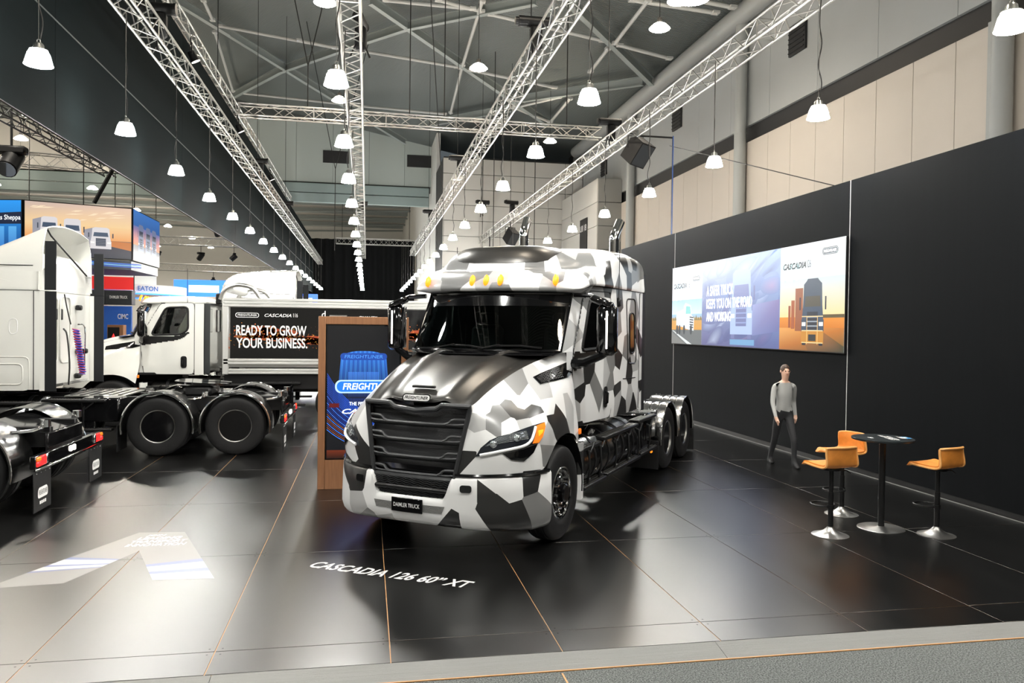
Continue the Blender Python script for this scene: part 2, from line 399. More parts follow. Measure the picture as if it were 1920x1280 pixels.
# ------------------------------------------------------------------ trucks (local axes: x forward, y left, z up, origin under the front axle)
def glass_mat(name, tint, gloss=1.0):
    m = bpy.data.materials.new(name); m.use_nodes = True; nt = m.node_tree; n = nt.nodes; n.clear()
    out = n.new('ShaderNodeOutputMaterial'); mx = n.new('ShaderNodeMixShader'); tr = n.new('ShaderNodeBsdfTransparent')
    gl = n.new('ShaderNodeBsdfGlossy'); fr = n.new('ShaderNodeFresnel'); mu = n.new('ShaderNodeMath')
    fr.inputs[0].default_value = 1.55; gl.inputs['Roughness'].default_value = .02; tr.inputs[0].default_value = (*tint, 1)
    mu.operation = 'MULTIPLY'; mu.inputs[1].default_value = gloss
    nt.links.new(fr.outputs[0], mu.inputs[0]); nt.links.new(mu.outputs[0], mx.inputs[0])
    nt.links.new(tr.outputs[0], mx.inputs[1]); nt.links.new(gl.outputs[0], mx.inputs[2]); nt.links.new(mx.outputs[0], out.inputs[0])
    return m
M_wsh = glass_mat('windscreen_glass', (.34, .44, .40), 1.2)
M_win = glass_mat('window_glass', (.38, .45, .43), 1.5)

def interp(x, tab):
    xs = [t[0] for t in tab]; ys = [t[1] for t in tab]
    return float(np.interp(x, xs, ys))
def vside(u, w):
    base = interp(u, [(-3.4, 1.22), (-2.6, 1.22), (-1.9, 1.205), (-1.6, 1.18), (-1.1, 1.13), (-.6, 1.075), (-.45, 1.05), (-.2, 1.0)])
    fade = interp(u, [(-3.3, .15), (-1.9, .45), (-1.0, 1), (0, 1)])
    if w > 2.07: base -= .06 * fade * ((w - 2.07) / .75) ** 1.3
    if w < 1.45: base -= .03 * ((1.45 - w) / .27) ** 2 * .6
    return base
def side_patch(poly, off=.0, step=.045, s=1, du=0.0, hole=None):
    """a piece of the cab side: polygon in (u, w), filled with a fine grid that follows the curved side"""
    us = [p[0] for p in poly]; ws = [p[1] for p in poly]
    r = MB(); nu = max(2, int((max(us) - min(us)) / step)); nw = max(2, int((max(ws) - min(ws)) / step))
    P = [[(u, s * (vside(u, w) + off), w) for u in np.linspace(min(us), max(us), nu + 1)] for w in np.linspace(min(ws), max(ws), nw + 1)]
    def keep(c):
        if not inside((c[0], c[2]), poly): return False
        return not (hole and inside((c[0], c[2]), hole))
    r.grid(P, keep=keep); return r
def side_fan(poly, off, s=1):                                          # same, exact outline, few faces
    r = MB(); c = np.mean(poly, 0)
    rings = []
    for k in (1., .66, .33): rings.append([(c[0] + (p[0] - c[0]) * k, c[1] + (p[1] - c[1]) * k) for p in poly])
    n = len(poly); vs = []
    for R_ in rings: vs += [(u, s * (vside(u, w) + off), w) for (u, w) in R_]
    vs.append((c[0], s * (vside(*c) + off), c[1])); fs = []
    for k in range(2):
        for i in range(n): fs.append((k * n + i, k * n + (i + 1) % n, (k + 1) * n + (i + 1) % n, (k + 1) * n + i))
    for i in range(n): fs.append((2 * n + i, 2 * n + (i + 1) % n, 3 * n))
    return r.add(vs, fs)
def smooth_poly(pts, k=4):
    n = len(pts); out = []
    P = np.array(pts, float)
    for i in range(n):
        a, b, c = P[i - 1], P[i], P[(i + 1) % n]
        ra = min(.09, np.linalg.norm(a - b) * .4); rc = min(.09, np.linalg.norm(c - b) * .4)
        p = b + unit(a - b) * ra; q = b + unit(c - b) * rc
        for t in np.linspace(0, 1, k): out.append((1 - t) ** 2 * p + 2 * t * (1 - t) * b + t * t * q)
    return [tuple(x) for x in out]

DOOR = smooth_poly([(-.64, 1.19), (-.57, 1.9), (-.60, 2.09), (-1.0, 2.80), (-1.74, 2.82), (-1.74, 1.19)])
WIN = smooth_poly([(-.80, 2.075), (-1.11, 2.70), (-1.60, 2.72), (-1.61, 2.2), (-1.45, 2.10)])

M_grille = mat('grille_satin', (.028, .029, .031), .36)
def hood_cols():
    crease = [(1.10, .615, 1.55), (1.02, .636, 1.585), (.86, .665, 1.665), (.62, .705, 1.765), (.36, .755, 1.86), (.1, .80, 1.93), (-.12, .845, 1.98), (-.31, .887, 2.02), (-.52, .955, 2.06)]
    C = [
        [(1.195, .47, .80), (1.185, .50, 1.0), (1.165, .55, 1.22), (1.14, .595, 1.42), crease[0]],
        [(1.185, .60, .815), (1.175, .64, 1.02), (1.145, .69, 1.22), (1.09, .70, 1.41), crease[1]],
        [(1.12, .80, .84), (1.10, .84, 1.05), (1.04, .87, 1.24), (.93, .84, 1.45), crease[2]],
        [(.98, 1.00, .865), (.945, 1.035, 1.07), (.86, 1.04, 1.27), (.70, .95, 1.51), crease[3]],
        [(.78, 1.14, .88), (.74, 1.165, 1.09), (.64, 1.15, 1.30), (.46, 1.02, 1.58), crease[4]],
        [(.60, 1.205, .89), (.545, 1.215, 1.11), (.44, 1.195, 1.32), (.22, 1.06, 1.64), crease[5]],
        [(.47, 1.225, 1.0), (.38, 1.222, 1.14), (.24, 1.195, 1.34), (.0, 1.07, 1.69), crease[6]],
        [(.27, 1.23, 1.145), (.18, 1.22, 1.23), (.02, 1.185, 1.40), (-.2, 1.075, 1.73), crease[7]],
        [(.0, 1.232, 1.185), (-.06, 1.215, 1.27), (-.18, 1.175, 1.43), (-.38, 1.085, 1.76), (-.43, .925, 2.04)],
        [(-.28, 1.225, 1.13), (-.30, 1.205, 1.24), (-.38, 1.16, 1.44), (-.50, 1.085, 1.76), (-.50, .955, 2.055)],
        [(-.50, 1.19, .98), (-.54, 1.17, 1.2), (-.57, 1.12, 1.46), (-.57, 1.08, 1.77), (-.55, .985, 2.07)]]
    return C, crease
HC, CREASE = hood_cols()
def fender_grid(k1=4, k2=4): return crm(crm(HC, k1), k2, 1)

def plan(v):                                                          # bumper plan curve u(v)
    return interp(abs(v), [(0, 1.30), (.2, 1.297), (.4, 1.28), (.55, 1.25), (.68, 1.215), (.8, 1.165), (.92, 1.09), (1.03, 1.0), (1.12, .89), (1.18, .78), (1.22, .66), (1.24, .55), (1.245, .46)])
def grille_pt(s, t, off=0.):
    hw = .48 + (.62 - .48) * t
    return V3(1.185 + (1.115 - 1.185) * t + .035 * (1 - s * s) + off, s * hw, .80 + (1.545 - .80) * t - .03 * (1 - min(1, abs(s) / .5)) * (t > .99))

def wheel_front(parent, u, v, s):
    t = MB(); c = (u, s * v, .525); ax = (0, s, 0)
    t.ring([(.288, .12), (.305, .14), (.36, .152), (.43, .152), (.48, .143), (.508, .12), (.522, .085), (.512, .08), (.512, .066), (.524, .062), (.525, .02), (.514, .015), (.514, -.015), (.525, -.02), (.524, -.062), (.512, -.066), (.512, -.08), (.522, -.085), (.508, -.12), (.48, -.143), (.36, -.15), (.288, -.12)], c, ax, 48)
    w = t.build('wheel', M_rub, parent)
    r = MB(); r.ring([(.288, .105), (.296, .128), (.288, .138), (.272, .132), (.268, .11), (.268, -.1), (.288, -.1)], c, ax, 40); r.build('rim_ring', M_chr, w)
    d = MB(); d.lathe([(.268, .03), (.25, .05), (.22, .085), (.19, .10), (.125, .105), (.12, .12), (.10, .125), (.10, .175), (.085, .19), (0, .192)], c, ax, 36); d.build('disc', M_gloss, w)
    for k in range(10):
        a = 2 * PI * k / 10; p = V3(u + .1675 * math.cos(a), s * v, .525 + .1675 * math.sin(a))
        nb = MB(); nb.cyl(p + V3(0, s * .10, 0), p + V3(0, s * .15, 0), .02, 6, r2=.014); nb.build('wheel_nut', M_chr, w)
    return w
def wheel_rear(parent, u, s, ring=M_steel):
    ax = (0, s, 0); t = MB()
    for v in (1.065, .72):
        t.ring([(.288, .12), (.305, .14), (.36, .148), (.43, .148), (.48, .14), (.508, .12), (.522, .085), (.514, .08), (.514, .05), (.525, .045), (.525, -.045), (.514, -.05), (.514, -.08), (.522, -.085), (.508, -.12), (.36, -.14), (.288, -.12)], (u, s * v, .525), ax, 48)
    w = t.build('wheel', M_rub, parent)
    c = (u, s * 1.065, .525)
    r = MB(); r.ring([(.284, .10), (.295, .126), (.288, .135), (.276, .13), (.274, .105)], c, ax, 44); r.build('rim_ring', ring, w)
    d = MB(); d.lathe([(.285, .115), (.272, .10), (.262, 0), (.255, -.07), (.21, -.10), (.13, -.10), (.125, -.06), (.115, -.03), (.105, .045), (.085, .06), (0, .064)], c, ax, 40); d.build('disc', M_gloss, w)
    nb = MB()
    for k in range(10):
        a = 2 * PI * k / 10; p = V3(u + .1675 * math.cos(a), s * 1.065, .525 + .1675 * math.sin(a))
        nb.cyl(p + V3(0, -s * .10, 0), p + V3(0, -s * .05, 0), .018, 6, r2=.013)
    nb.build('nuts', M_gloss, w)['kind'] = 'stuff'
    return w

def rear_fender(parent, u, s, ribbed):
    a0, a1 = (-12, 192) if not ribbed else (-5, 185); R0 = .60; f = MB(); rows = []
    angs = np.radians(np.linspace(a0, a1, 40))
    if ribbed:
        prof = []
        for (a, b) in ((1.235, 1.10), (1.09, .97), (.96, .84), (.83, .60)):
            prof += [(a, R0 - .012), (a - .008, R0 + .004), ((a + b) / 2, R0 + .010), (b + .008, R0 + .004), (b, R0 - .012)]
    else: prof = [(1.235, R0 - .02), (1.225, R0), (1.10, R0 + .012), (.9, R0 + .014), (.7, R0 + .012), (.58, R0)]
    for a in angs: rows.append([(u + r * math.cos(a), s * v, .525 + r * math.sin(a)) for (v, r) in prof])
    f.grid(rows, flip=s < 0); o = f.build('rear_fender', M_dsteel, parent, solid=.006)
    e = MB(); e.tube([(u + (R0 + .002) * math.cos(a), s * 1.235, .525 + (R0 + .002) * math.sin(a)) for a in angs], .016 if not ribbed else .008, 8)
    e.build('edge_bead', M_chr, o)
    return o

from mathutils.bvhtree import BVHTree
def bvh_of(mb): return BVHTree.FromPolygons([Vector(v) for v in mb.v], mb.f)
def surf(bv, p, off):
    loc, nor, i, d = bv.find_nearest(Vector(p)); loc = V3(*loc); nor = V3(*nor)
    if nor.dot(loc - V3(-.35, 0, 1.0) if loc[2] < 2.5 else loc - V3(-2, 0, 2.3)) < 0: nor = -nor
    return loc + nor * off
def surf_patch(bv, poly, off, s=1, rings=5, seg=.05, edge=True):
    """a thin plate that hugs a curved panel"""
    pts = []
    for a, b in zip(poly, poly[1:] + poly[:1]):
        a = V3(*a); b = V3(*b); k = max(1, int(np.linalg.norm(b - a) / seg))
        pts += [a + (b - a) * t / k for t in range(k)]
    c = sum(pts) / len(pts); n = len(pts); r = MB(); vs = []
    ks = list(np.linspace(1, 0, rings + 1))[:-1]
    if edge: vs += [surf(bv, p, -.004) for p in pts]
    for k in ks: vs += [surf(bv, c + (p - c) * k, off) for p in pts]
    vs.append(surf(bv, c, off)); m = len(ks) + (1 if edge else 0); fs = []
    for i in range(m - 1):
        for q in range(n): fs.append((i * n + q, i * n + (q + 1) % n, (i + 1) * n + (q + 1) % n, (i + 1) * n + q))
    for q in range(n): fs.append(((m - 1) * n + q, (m - 1) * n + (q + 1) % n, m * n))
    r.add(vs, fs)
    return r if s > 0 else r.mirrored()
def surf_line(bv, pts, off, rad, s=1, n=6, k=3):
    r = MB(); r.tube([surf(bv, p, off) for p in crm(pts, k)], rad, n)
    return r if s > 0 else r.mirrored()
HL_SHELL = [(1.157, 0.7, 1.053), (1.134, 0.743, 1.141), (1.084, 0.815, 1.214), (1.025, 0.883, 1.249), (0.938, 0.967, 1.27), (0.767, 1.07, 1.32), (0.51, 1.164, 1.357), (0.526, 1.181, 1.314), (0.616, 1.188, 1.221), (0.686, 1.176, 1.164), (0.782, 1.134, 1.148), (0.866, 1.088, 1.124), (1.009, 0.961, 1.096), (1.098, 0.838, 1.074)]
HL_LOWER = [(1.031, 0.936, 1.085), (0.981, 1.003, 1.021), (0.86, 1.09, 1.0), (0.763, 1.154, 1.077), (0.705, 1.17, 1.156), (0.783, 1.135, 1.143), (0.866, 1.088, 1.12), (0.965, 1.009, 1.1)]
HL_AMBER = [(0.645, 1.129, 1.33), (0.518, 1.164, 1.351), (0.532, 1.179, 1.314), (0.62, 1.187, 1.221), (0.694, 1.173, 1.167), (0.765, 1.14, 1.165), (0.698, 1.145, 1.253)]
HL_SPARK = [(0.66, 1.15, 1.281), (0.586, 1.175, 1.287), (0.62, 1.178, 1.253), (0.678, 1.165, 1.227)]
HL_DRL = [(0.665, 1.126, 1.319), (0.733, 1.133, 1.244), (0.789, 1.123, 1.186), (0.862, 1.086, 1.149), (0.971, 0.998, 1.125), (1.084, 0.858, 1.095), (1.142, 0.741, 1.069)]
HL_PROJ = [(0.903, 1.027, 1.226), (1.072, 0.851, 1.178)]
HL_RIBS = [(0.785, 1.078, 1.291), (0.795, 1.111, 1.212), (0.937, 0.98, 1.252), (0.938, 1.024, 1.148), (1.063, 0.846, 1.22), (1.1, 0.824, 1.111), (1.027, 0.884, 1.244), (1.037, 0.918, 1.122), (1.117, 0.777, 1.153)]
def headlight(parent, s, bv):
    """lamp unit on the slanted corner of the hood"""
    h = surf_patch(bv, HL_SHELL, .010, s).build('headlight', M_hb, parent, ang=50)
    surf_patch(bv, HL_LOWER, .012, s).build('headlight_pod', M_gloss, h, ang=50)
    surf_patch(bv, HL_AMBER, .018, s).build('indicator', M_amber2, h, ang=50)
    surf_patch(bv, HL_SPARK, .024, s).build('lit_bulb', M_amber, h, ang=50)
    surf_line(bv, HL_DRL, .016, .015, s, 8).build('light_strip', M_wirewhite, h)
    for p in HL_PROJ:
        q = surf(bv, p, .006); nn = unit(surf(bv, p, 1.0) - surf(bv, p, 0.))
        pj = MB(); pj.lathe([(.036, 0), (.038, .014), (.028, .022), (0, .028)], q, nn, 18)
        (pj if s > 0 else pj.mirrored()).build('projector', M_lens, h)
    rb = MB(); a = [V3(*p) for p in HL_RIBS]
    t0, b0, t1, b1 = a[0], a[3], a[5], a[8]
    for k in range(9):
        f = (k + .5) / 9.
        P0 = a[0] * (1 - f) + a[1] * f; P1 = a[6] * (1 - f) + a[8] * f
        rb.tube([surf(bv, P0 + (P1 - P0) * t, .011) for t in np.linspace(0, 1, 8)], .0035, 4)
    rbo = (rb if s > 0 else rb.mirrored()).build('reflector_ribs', M_lens, h); rbo['kind'] = 'stuff'
    return h

def roof_levels(kind):
    side = lambda u, v, w: (u, v, w)
    if kind == 'day':
        return [
            [(-.42, 0, 2.78), (-.44, .4, 2.78), (-.53, .8, 2.78), (-.69, 1.08, 2.79), (-1.0, 1.07, 2.80), (-1.4, 1.07, 2.81), (-1.75, 1.08, 2.81), (-1.93, 1.05, 2.81), (-1.96, .9, 2.81), (-1.96, 0, 2.81)],
            [(-.40, 0, 2.82), (-.42, .4, 2.82), (-.51, .8, 2.82), (-.68, 1.08, 2.83), (-1.0, 1.08, 2.84), (-1.4, 1.08, 2.85), (-1.75, 1.08, 2.85), (-1.94, 1.05, 2.85), (-1.97, .9, 2.85), (-1.97, 0, 2.85)],
            [(-.47, 0, 2.90), (-.49, .4, 2.90), (-.6, .78, 2.90), (-.8, 1.0, 2.90), (-1.05, 1.03, 2.91), (-1.4, 1.04, 2.92), (-1.75, 1.04, 2.92), (-1.9, 1.0, 2.91), (-1.94, .85, 2.91), (-1.95, 0, 2.91)],
            [(-.62, 0, 2.96), (-.64, .35, 2.96), (-.76, .65, 2.96), (-.95, .82, 2.96), (-1.15, .86, 2.97), (-1.4, .87, 2.97), (-1.7, .87, 2.97), (-1.82, .82, 2.96), (-1.86, .7, 2.96), (-1.87, 0, 2.96)],
            [(-.9, 0, 2.99)] * 3 + [(-1.1, 0, 2.99), (-1.25, 0, 2.99), (-1.4, 0, 2.99), (-1.6, 0, 2.99)] + [(-1.75, 0, 2.99)] * 3]
    L = [
        [(-.42, 0, 2.79), (-.44, .4, 2.79), (-.53, .8, 2.79), (-.69, 1.11, 2.80), (-1.0, 1.18, 2.87), (-1.9, 1.205, 2.88), (-2.6, 1.215, 2.88), (-3.0, 1.215, 2.88), (-3.06, 1.16, 2.88), (-3.07, 0, 2.88)],
        [(-.40, 0, 2.83), (-.42, .4, 2.83), (-.51, .8, 2.83), (-.67, 1.12, 2.83), (-1.0, 1.19, 2.90), (-1.9, 1.21, 2.91), (-2.6, 1.22, 2.91), (-3.0, 1.22, 2.91), (-3.06, 1.17, 2.91), (-3.07, 0, 2.91)],
        [(-.46, 0, 2.95), (-.48, .4, 2.95), (-.57, .8, 2.95), (-.76, 1.08, 2.95), (-1.05, 1.165, 2.99), (-1.9, 1.205, 3.0), (-2.6, 1.215, 3.0), (-3.0, 1.215, 3.0), (-3.06, 1.16, 3.0), (-3.07, 0, 3.0)],
        [(-.55, 0, 3.035), (-.57, .4, 3.035), (-.69, .8, 3.045), (-.97, 1.0, 3.065), (-1.15, 1.12, 3.09), (-1.9, 1.195, 3.12), (-2.6, 1.21, 3.12), (-3.0, 1.21, 3.12), (-3.06, 1.15, 3.12), (-3.07, 0, 3.12)],
        [(-.62, 0, 3.055), (-.64, .4, 3.055), (-.76, .75, 3.06), (-1.04, .95, 3.08), (-1.25, 1.07, 3.14), (-1.9, 1.185, 3.2), (-2.6, 1.205, 3.2), (-3.0, 1.205, 3.2), (-3.06, 1.14, 3.2), (-3.07, 0, 3.2)]]
    if kind == 'mid':
        L += [
            [(-.68, 0, 3.2), (-.70, .4, 3.2), (-.82, .72, 3.19), (-1.1, .89, 3.2), (-1.4, 1.03, 3.25), (-1.9, 1.155, 3.29), (-2.6, 1.185, 3.31), (-2.96, 1.18, 3.29), (-3.03, 1.11, 3.28), (-3.05, 0, 3.28)],
            [(-.80, 0, 3.34), (-.82, .4, 3.335), (-.95, .66, 3.32), (-1.2, .8, 3.31), (-1.55, .94, 3.345), (-2.0, 1.06, 3.37), (-2.6, 1.10, 3.39), (-2.9, 1.09, 3.37), (-2.98, 1.02, 3.36), (-3.0, 0, 3.36)],
            [(-.96, 0, 3.38), (-.98, .33, 3.375), (-1.08, .5, 3.37), (-1.3, .6, 3.365), (-1.6, .7, 3.39), (-2.0, .8, 3.42), (-2.6, .85, 3.43), (-2.8, .83, 3.42), (-2.86, .78, 3.41), (-2.87, 0, 3.41)],
            [(-1.2, 0, 3.40)] * 3 + [(-1.4, 0, 3.41), (-1.7, 0, 3.42), (-2.0, 0, 3.44), (-2.4, 0, 3.45)] + [(-2.7, 0, 3.44)] * 3]
    return L
def high_fairing(rows_=((-.66, 3.07, .78, 3.05), (-.86, 3.22, .86, 3.07), (-1.2, 3.34, .96, 3.12), (-1.7, 3.50, 1.06, 3.18), (-2.2, 3.67, 1.12, 3.1), (-2.7, 3.89, 1.17, 3.0), (-3.1, 4.08, 1.19, 2.92))):
    """full height air fairing, open at the back: rows from the front ledge to the trailing edge"""
    rows = []
    for (u, wt, hw, wb) in rows_:
        row = []
        for t in np.linspace(0, 1, 15):
            a = t * PI / 2
            if t < .5:
                k = t / .5; row.append((u - .10 * k ** 3 * (u > -1.5), hw * .86 * k, wt - .10 * k ** 2.2))
            else:
                k = (t - .5) / .5; z0 = wt - .10
                vv = hw * .86 + (hw * 1.0 - hw * .86) * math.sin(min(1, k * 2.2) * PI / 2)
                vv += (1.215 - hw) * max(0, k - .4) / .6
                row.append((u - .10 * (u > -1.5) - .25 * max(0, k - .45) * (u > -1.0), vv, z0 + (wb - z0) * k))
        rows.append(row)
    return crm(rows, 4)

def truck(name, label, paint, roof, tractor=True, camo=False, loc=(0, 0, 0), rz=0, group=None, accents=None):
    T = thing(name, label, 'truck', loc, rz, group)
    pf, pc, pr = paint if isinstance(paint, tuple) else (paint,) * 3
    hoodm = M_sat if camo else pf
    # --- hood and fenders
    G = fender_grid()
    f = MB().grid(G)
    for s in (1, -1):
        (f if s > 0 else f.mirrored()).build('fender', pf, T, ang=60)
    cr = crm(CREASE, 4); rows = []
    ctr = crm([(1.135, 0, 1.565), (1.11, 0, 1.615), (.9, 0, 1.735), (.62, 0, 1.865), (.36, 0, 1.955), (.1, 0, 2.02), (-.1, 0, 2.055), (-.2, 0, 2.07), (-.28, 0, 2.08)], 4)
    for a, c in zip(ctr, cr):
        row = []
        for k in np.linspace(-1, 1, 41):
            q = abs(k); u = a[0] + (c[0] - a[0]) * q ** 2.0; v = c[1] * k
            w = a[2] + (c[2] - a[2]) * (.25 * q + .75 * q ** 3) + .028 * math.exp(-((q - .52) / .13) ** 2) - .018 * math.exp(-((q - .80) / .09) ** 2)
            row.append((u, v, w))
        rows.append(row)
    hb = MB().grid(rows); hood = hb.build('hood', hoodm, T, ang=60)
    sc = MB(); sc.box((1.0, 0, 1.712), (.05, .27, .028), bev=.008); sc.build('scoop', M_black, hood)
    # --- grille
    fr = MB(); out = []; inn = []
    ss = np.linspace(-1, 1, 21)
    top = [grille_pt(s, 1.0) + V3(0.01, 0, -.035 * (abs(s) < .5)) for s in ss]
    loop = top + [grille_pt(1, t) for t in np.linspace(.95, .05, 8)] + [grille_pt(s, 0) for s in ss[::-1]] + [grille_pt(-1, t) for t in np.linspace(.05, .95, 8)]
    fr.tube([p + V3(.012, 0, 0) for p in loop], .026, 8, closed=True)
    gr = fr.build('grille', M_grille, T)
    bk = MB(); bk.grid([[grille_pt(s, t, -.07) for s in ss] for t in np.linspace(-.02, 1.0, 5)]); bk.build('radiator_mesh', mat('radiator_mesh', (.018, .018, .02), .5, bump=.6, vscale=30, stretch=(1, 1, 14)), gr)
    for t in (.06, .29, .52, .75):
        b = MB()
        def gp(s, t, o): return grille_pt(s, t, o)
        L1 = [gp(s, t - .012, .0) for s in np.linspace(-.60, .60, 13)]
        b.tube(L1, .017, 6)
        for sg in (1, -1):
            up = [gp(sg * .58, t - .012, 0), gp(sg * .66, t + .012, 0), gp(sg * .74, t + .058, 0), gp(sg * .98, t + .062, 0)]
            lo = [gp(sg * .58, t - .012, 0), gp(sg * .93, t - .004, 0), gp(sg * .975, t + .05, 0)]
            b.tube(crm(up, 3), .016, 6); b.tube(crm(lo, 3), .013, 6)
        for k in range(13 - 1): pass
        b.build('grille_bar', M_grille, gr)
        lv = MB(); lv.grid([[gp(s, t - .03 - .035 * k, -.005 - .04 * k) for s in np.linspace(-.97, .97, 9)] for k in (0, 1)]); lv.build('grille_blade', M_grille, gr, solid=.006)
    lm = MB(); lm.grid([[(1.215 + .03 * (1 - s * s), s * .46, w) for s in np.linspace(-1, 1, 9)] for w in (.50, .82)]); lowm = lm.build('lower_intake', M_black, T)
    zz = MB()
    for w, hw in ((.785, .44), (.765, .44), (.745, .43), (.722, .42), (.66, .42), (.64, .42), (.62, .41)):
        n = 18; zz.tube([(1.228 + .03 * (1 - (2 * i / n - 1) ** 2), hw * (2 * i / n - 1), w + (.012 if i % 2 else -.004)) for i in range(n + 1)], .0045, 5)
    zz.build('mesh_bars', M_grille, lowm)['kind'] = 'stuff'
    rb = MB(); rb.box((1.245, 0, .69), (.06, .86, .045), bev=.015); rb.build('intake_divider', M_black, lowm)
    # --- bumper
    vs = np.concatenate([np.linspace(0, .36, 7), np.linspace(.39, .52, 8), np.linspace(.56, 1.1, 12), [1.14, 1.18, 1.21, 1.23, 1.24, 1.245]])
    cols = []
    for v in vs:
        u = plan(v)
        if v >= 1.245: u = .46
        ts = min(1, max(0, (v - .38) / .11)); ts = ts * ts * (3 - 2 * ts)
        top = .615 + (.835 - .615) * ts + .02 * max(0, (v - .6))
        nrm = unit(V3(1.0, 0, 0) if v < .3 else V3(1, .6 * (v / .9) ** 3, 0))
        drop = .33 - .06 * (v / 1.2) ** 2
        col = []
        for (w, o) in ((drop, -.16), (drop + .012, -.05), (drop + .05, -.02), (drop + .12, .0), (.5, .0), (.5 + (top - .5) * .5, -.006), (top - .02, -.012), (top, -.03), (top - .004, -.12)):
            col.append(V3(u, v, w) + nrm * o)
        cols.append(col)
    full = [[p * V3(1, -1, 1) for p in c] for c in cols[:0:-1]] + cols
    bp = MB().grid(full); bumper = bp.build('bumper', pf, T, ang=50)
    for s in (1, -1):
        h = MB(); h.add([V3(plan(.63) - .002 + p[1] * 0 - .28 * p[0] * 1.0, s * (.63 + p[0]), .735 + p[1]) for p in rrect(.115, .075, .025)], [tuple(range(20))])
        o = MB(); o.v = [(x + .004, y, z) for (x, y, z) in h.v]; o.f = h.f; o.m = h.m
        o.build('tow_hook_cover', M_gloss, bumper, solid=.008)
    for s in (1, -1):
        gm = MB(); gm.grid([[(plan(v) + .006, s * v, w) for v in np.linspace(.13, .42 - .03 * (w < .5), 8)] for w in (.472, .545)])
        gm.build('bumper_vent', mat('vent_mesh', (.16, .16, .155), .4, bump=1.0, vscale=60), bumper, solid=.004)
    pl = MB(); pl.box((1.312, 0, .525), (.014, .37, .145), bev=.006)
    plate = pl.build('number_plate', M_gloss, bumper)
    if camo: text('plate_text', 'DAIMLER TRUCK', basis((1.3195, -.155, .505), (0, 1, 0), (0, 0, 1)), .31, .042, M_txt, plate, bold=.006)
    # black gap between bumper and hood
    gp_ = MB(); gp_.grid([[(plan(v) - .10 - .03 * (w < .8), v, w) for v in np.linspace(-1.2, 1.2, 33)] for w in (.70, .92)]); gp_.build('bumper_gap', M_gloss, T)
    for s in (1, -1): gs = MB(); gs.tube([(plan(v) - .045, s * v, .855 + .018 * max(0, v - .6)) for v in np.linspace(.5, 1.235, 14)], .022, 6); gs.build('bumper_trim', M_gloss, T)
    bv = bvh_of(f)
    for s in (1, -1): headlight(T, s, bv)
    # --- emblem on the hood front
    c = V3(1.135, 0, 1.600); tl = unit(V3(-.38, 0, .92)); fw_ = unit(V3(.92, 0, .38))
    em = MB(); em.prism([c + V3(0, p[0], 0) + tl * p[1] for p in rrect(.34, .085, .04)], fw_ * .016); emb = em.build('emblem', M_chr, T)
    em = MB(); em.prism([c + V3(0, p[0], 0) + tl * p[1] + fw_ * .016 for p in rrect(.315, .062, .03)], fw_ * .001); em.build('emblem_ground', mat('badge_silver', (.72, .72, .71), .25, metal=.4), emb)
    text('emblem_text', 'FREIGHTLINER', basis(c + fw_ * .0175 - tl * .018 + V3(0, -.14, 0), (0, 1, 0), tl), .28, .036, M_gloss, emb, bold=.01, shear=.1)
    # --- hood side vent
    for s in (1, -1):
        vt = surf_patch(bv, [(0.2, 0.9, 1.8), (0.195, 0.985, 1.725), (-0.1, 1.04, 1.745), (-0.4, 1.085, 1.775), (-0.56, 1.08, 1.82), (-0.565, 1.02, 1.95), (-0.4, 0.995, 1.918), (0.028, 0.929, 1.84)], .010, s).build('hood_vent', M_gloss, T, ang=50)
        vm = MB(); a = [V3(*p) for p in [(0.169, 0.929, 1.789), (0.169, 0.98, 1.742), (-0.299, 1.058, 1.786), (-0.323, 0.992, 1.892), (0.027, 0.944, 1.827)]]
        for k in range(6):
            f_ = k / 5.; p0 = a[0] * (1 - f_) + a[1] * f_; p1 = a[3] * (1 - f_) + a[2] * f_; m_ = a[4] * (1 - f_) + (a[1] + a[2]) / 2 * f_
            zz = []
            for t in np.linspace(0, 1, 17): zz.append(surf(bv, p0 * (1 - t) ** 2 + m_ * 2 * t * (1 - t) + p1 * t * t + V3(0, 0, .007 * ((len(zz) % 2) * 2 - 1)), .012))
            vm.tube(zz, .004, 4)
        o_ = (vm if s > 0 else vm.mirrored()).build('vent_mesh', M_black, vt); o_['kind'] = 'stuff'
    # --- cab and sleeper shell
    rear = -1.95 if roof == 'day' else -3.06
    zs = 2.80 if roof == 'day' else 2.875
    body = smooth_poly([(-1.755, 1.18), (-1.755, zs), (rear, zs), (rear, 1.18)], 2) if 0 else [(-1.752, 1.18), (-1.752, zs), (rear, zs), (rear, 1.18)]
    head = [(-.56, 2.09), (-.96, 2.83), (-.98, zs), (-1.74, zs), (-1.74, 2.84), (-1.0, 2.82)]
    for s in (1, -1):
        r = MB()
        n1, n2 = 30, 22
        r.grid([[(u, s * vside(u, w), w) for u in np.linspace(-1.752, rear, n1)] for w in np.linspace(1.18, zs, n2)])
        # strip over the door
        r.grid([[(u, s * (vside(u, w)), w) for u in np.linspace(-.98, -1.752, 10)] for w in (2.822, zs)])
        # strip ahead of the door and A-pillar
        r.grid([[(a, s * vside(a, w), w) for a in np.linspace(e, e - .22, 4)] for (w, e) in ((1.18, -.50), (1.6, -.47), (1.9, -.45), (2.07, -.44))])
        r.grid([[V3(-.42, .985, 2.06) * V3(1, s, 1) + (V3(-.80, .985, 2.80) - V3(-.42, .985, 2.06)) * V3(1, s, 1) * t, V3(-.50, 1.035, 2.06) * V3(1, s, 1) + (V3(-.90, 1.0, 2.80) - V3(-.50, 1.035, 2.06)) * V3(1, s, 1) * t,
                 V3(-.66, vside(-.66, 2.07), 2.06) * V3(1, s, 1) + (V3(-1.03, vside(-1.03, 2.8), 2.80) - V3(-.66, vside(-.66, 2.07), 2.06)) * V3(1, s, 1) * t] for t in np.linspace(0, 1, 7)])
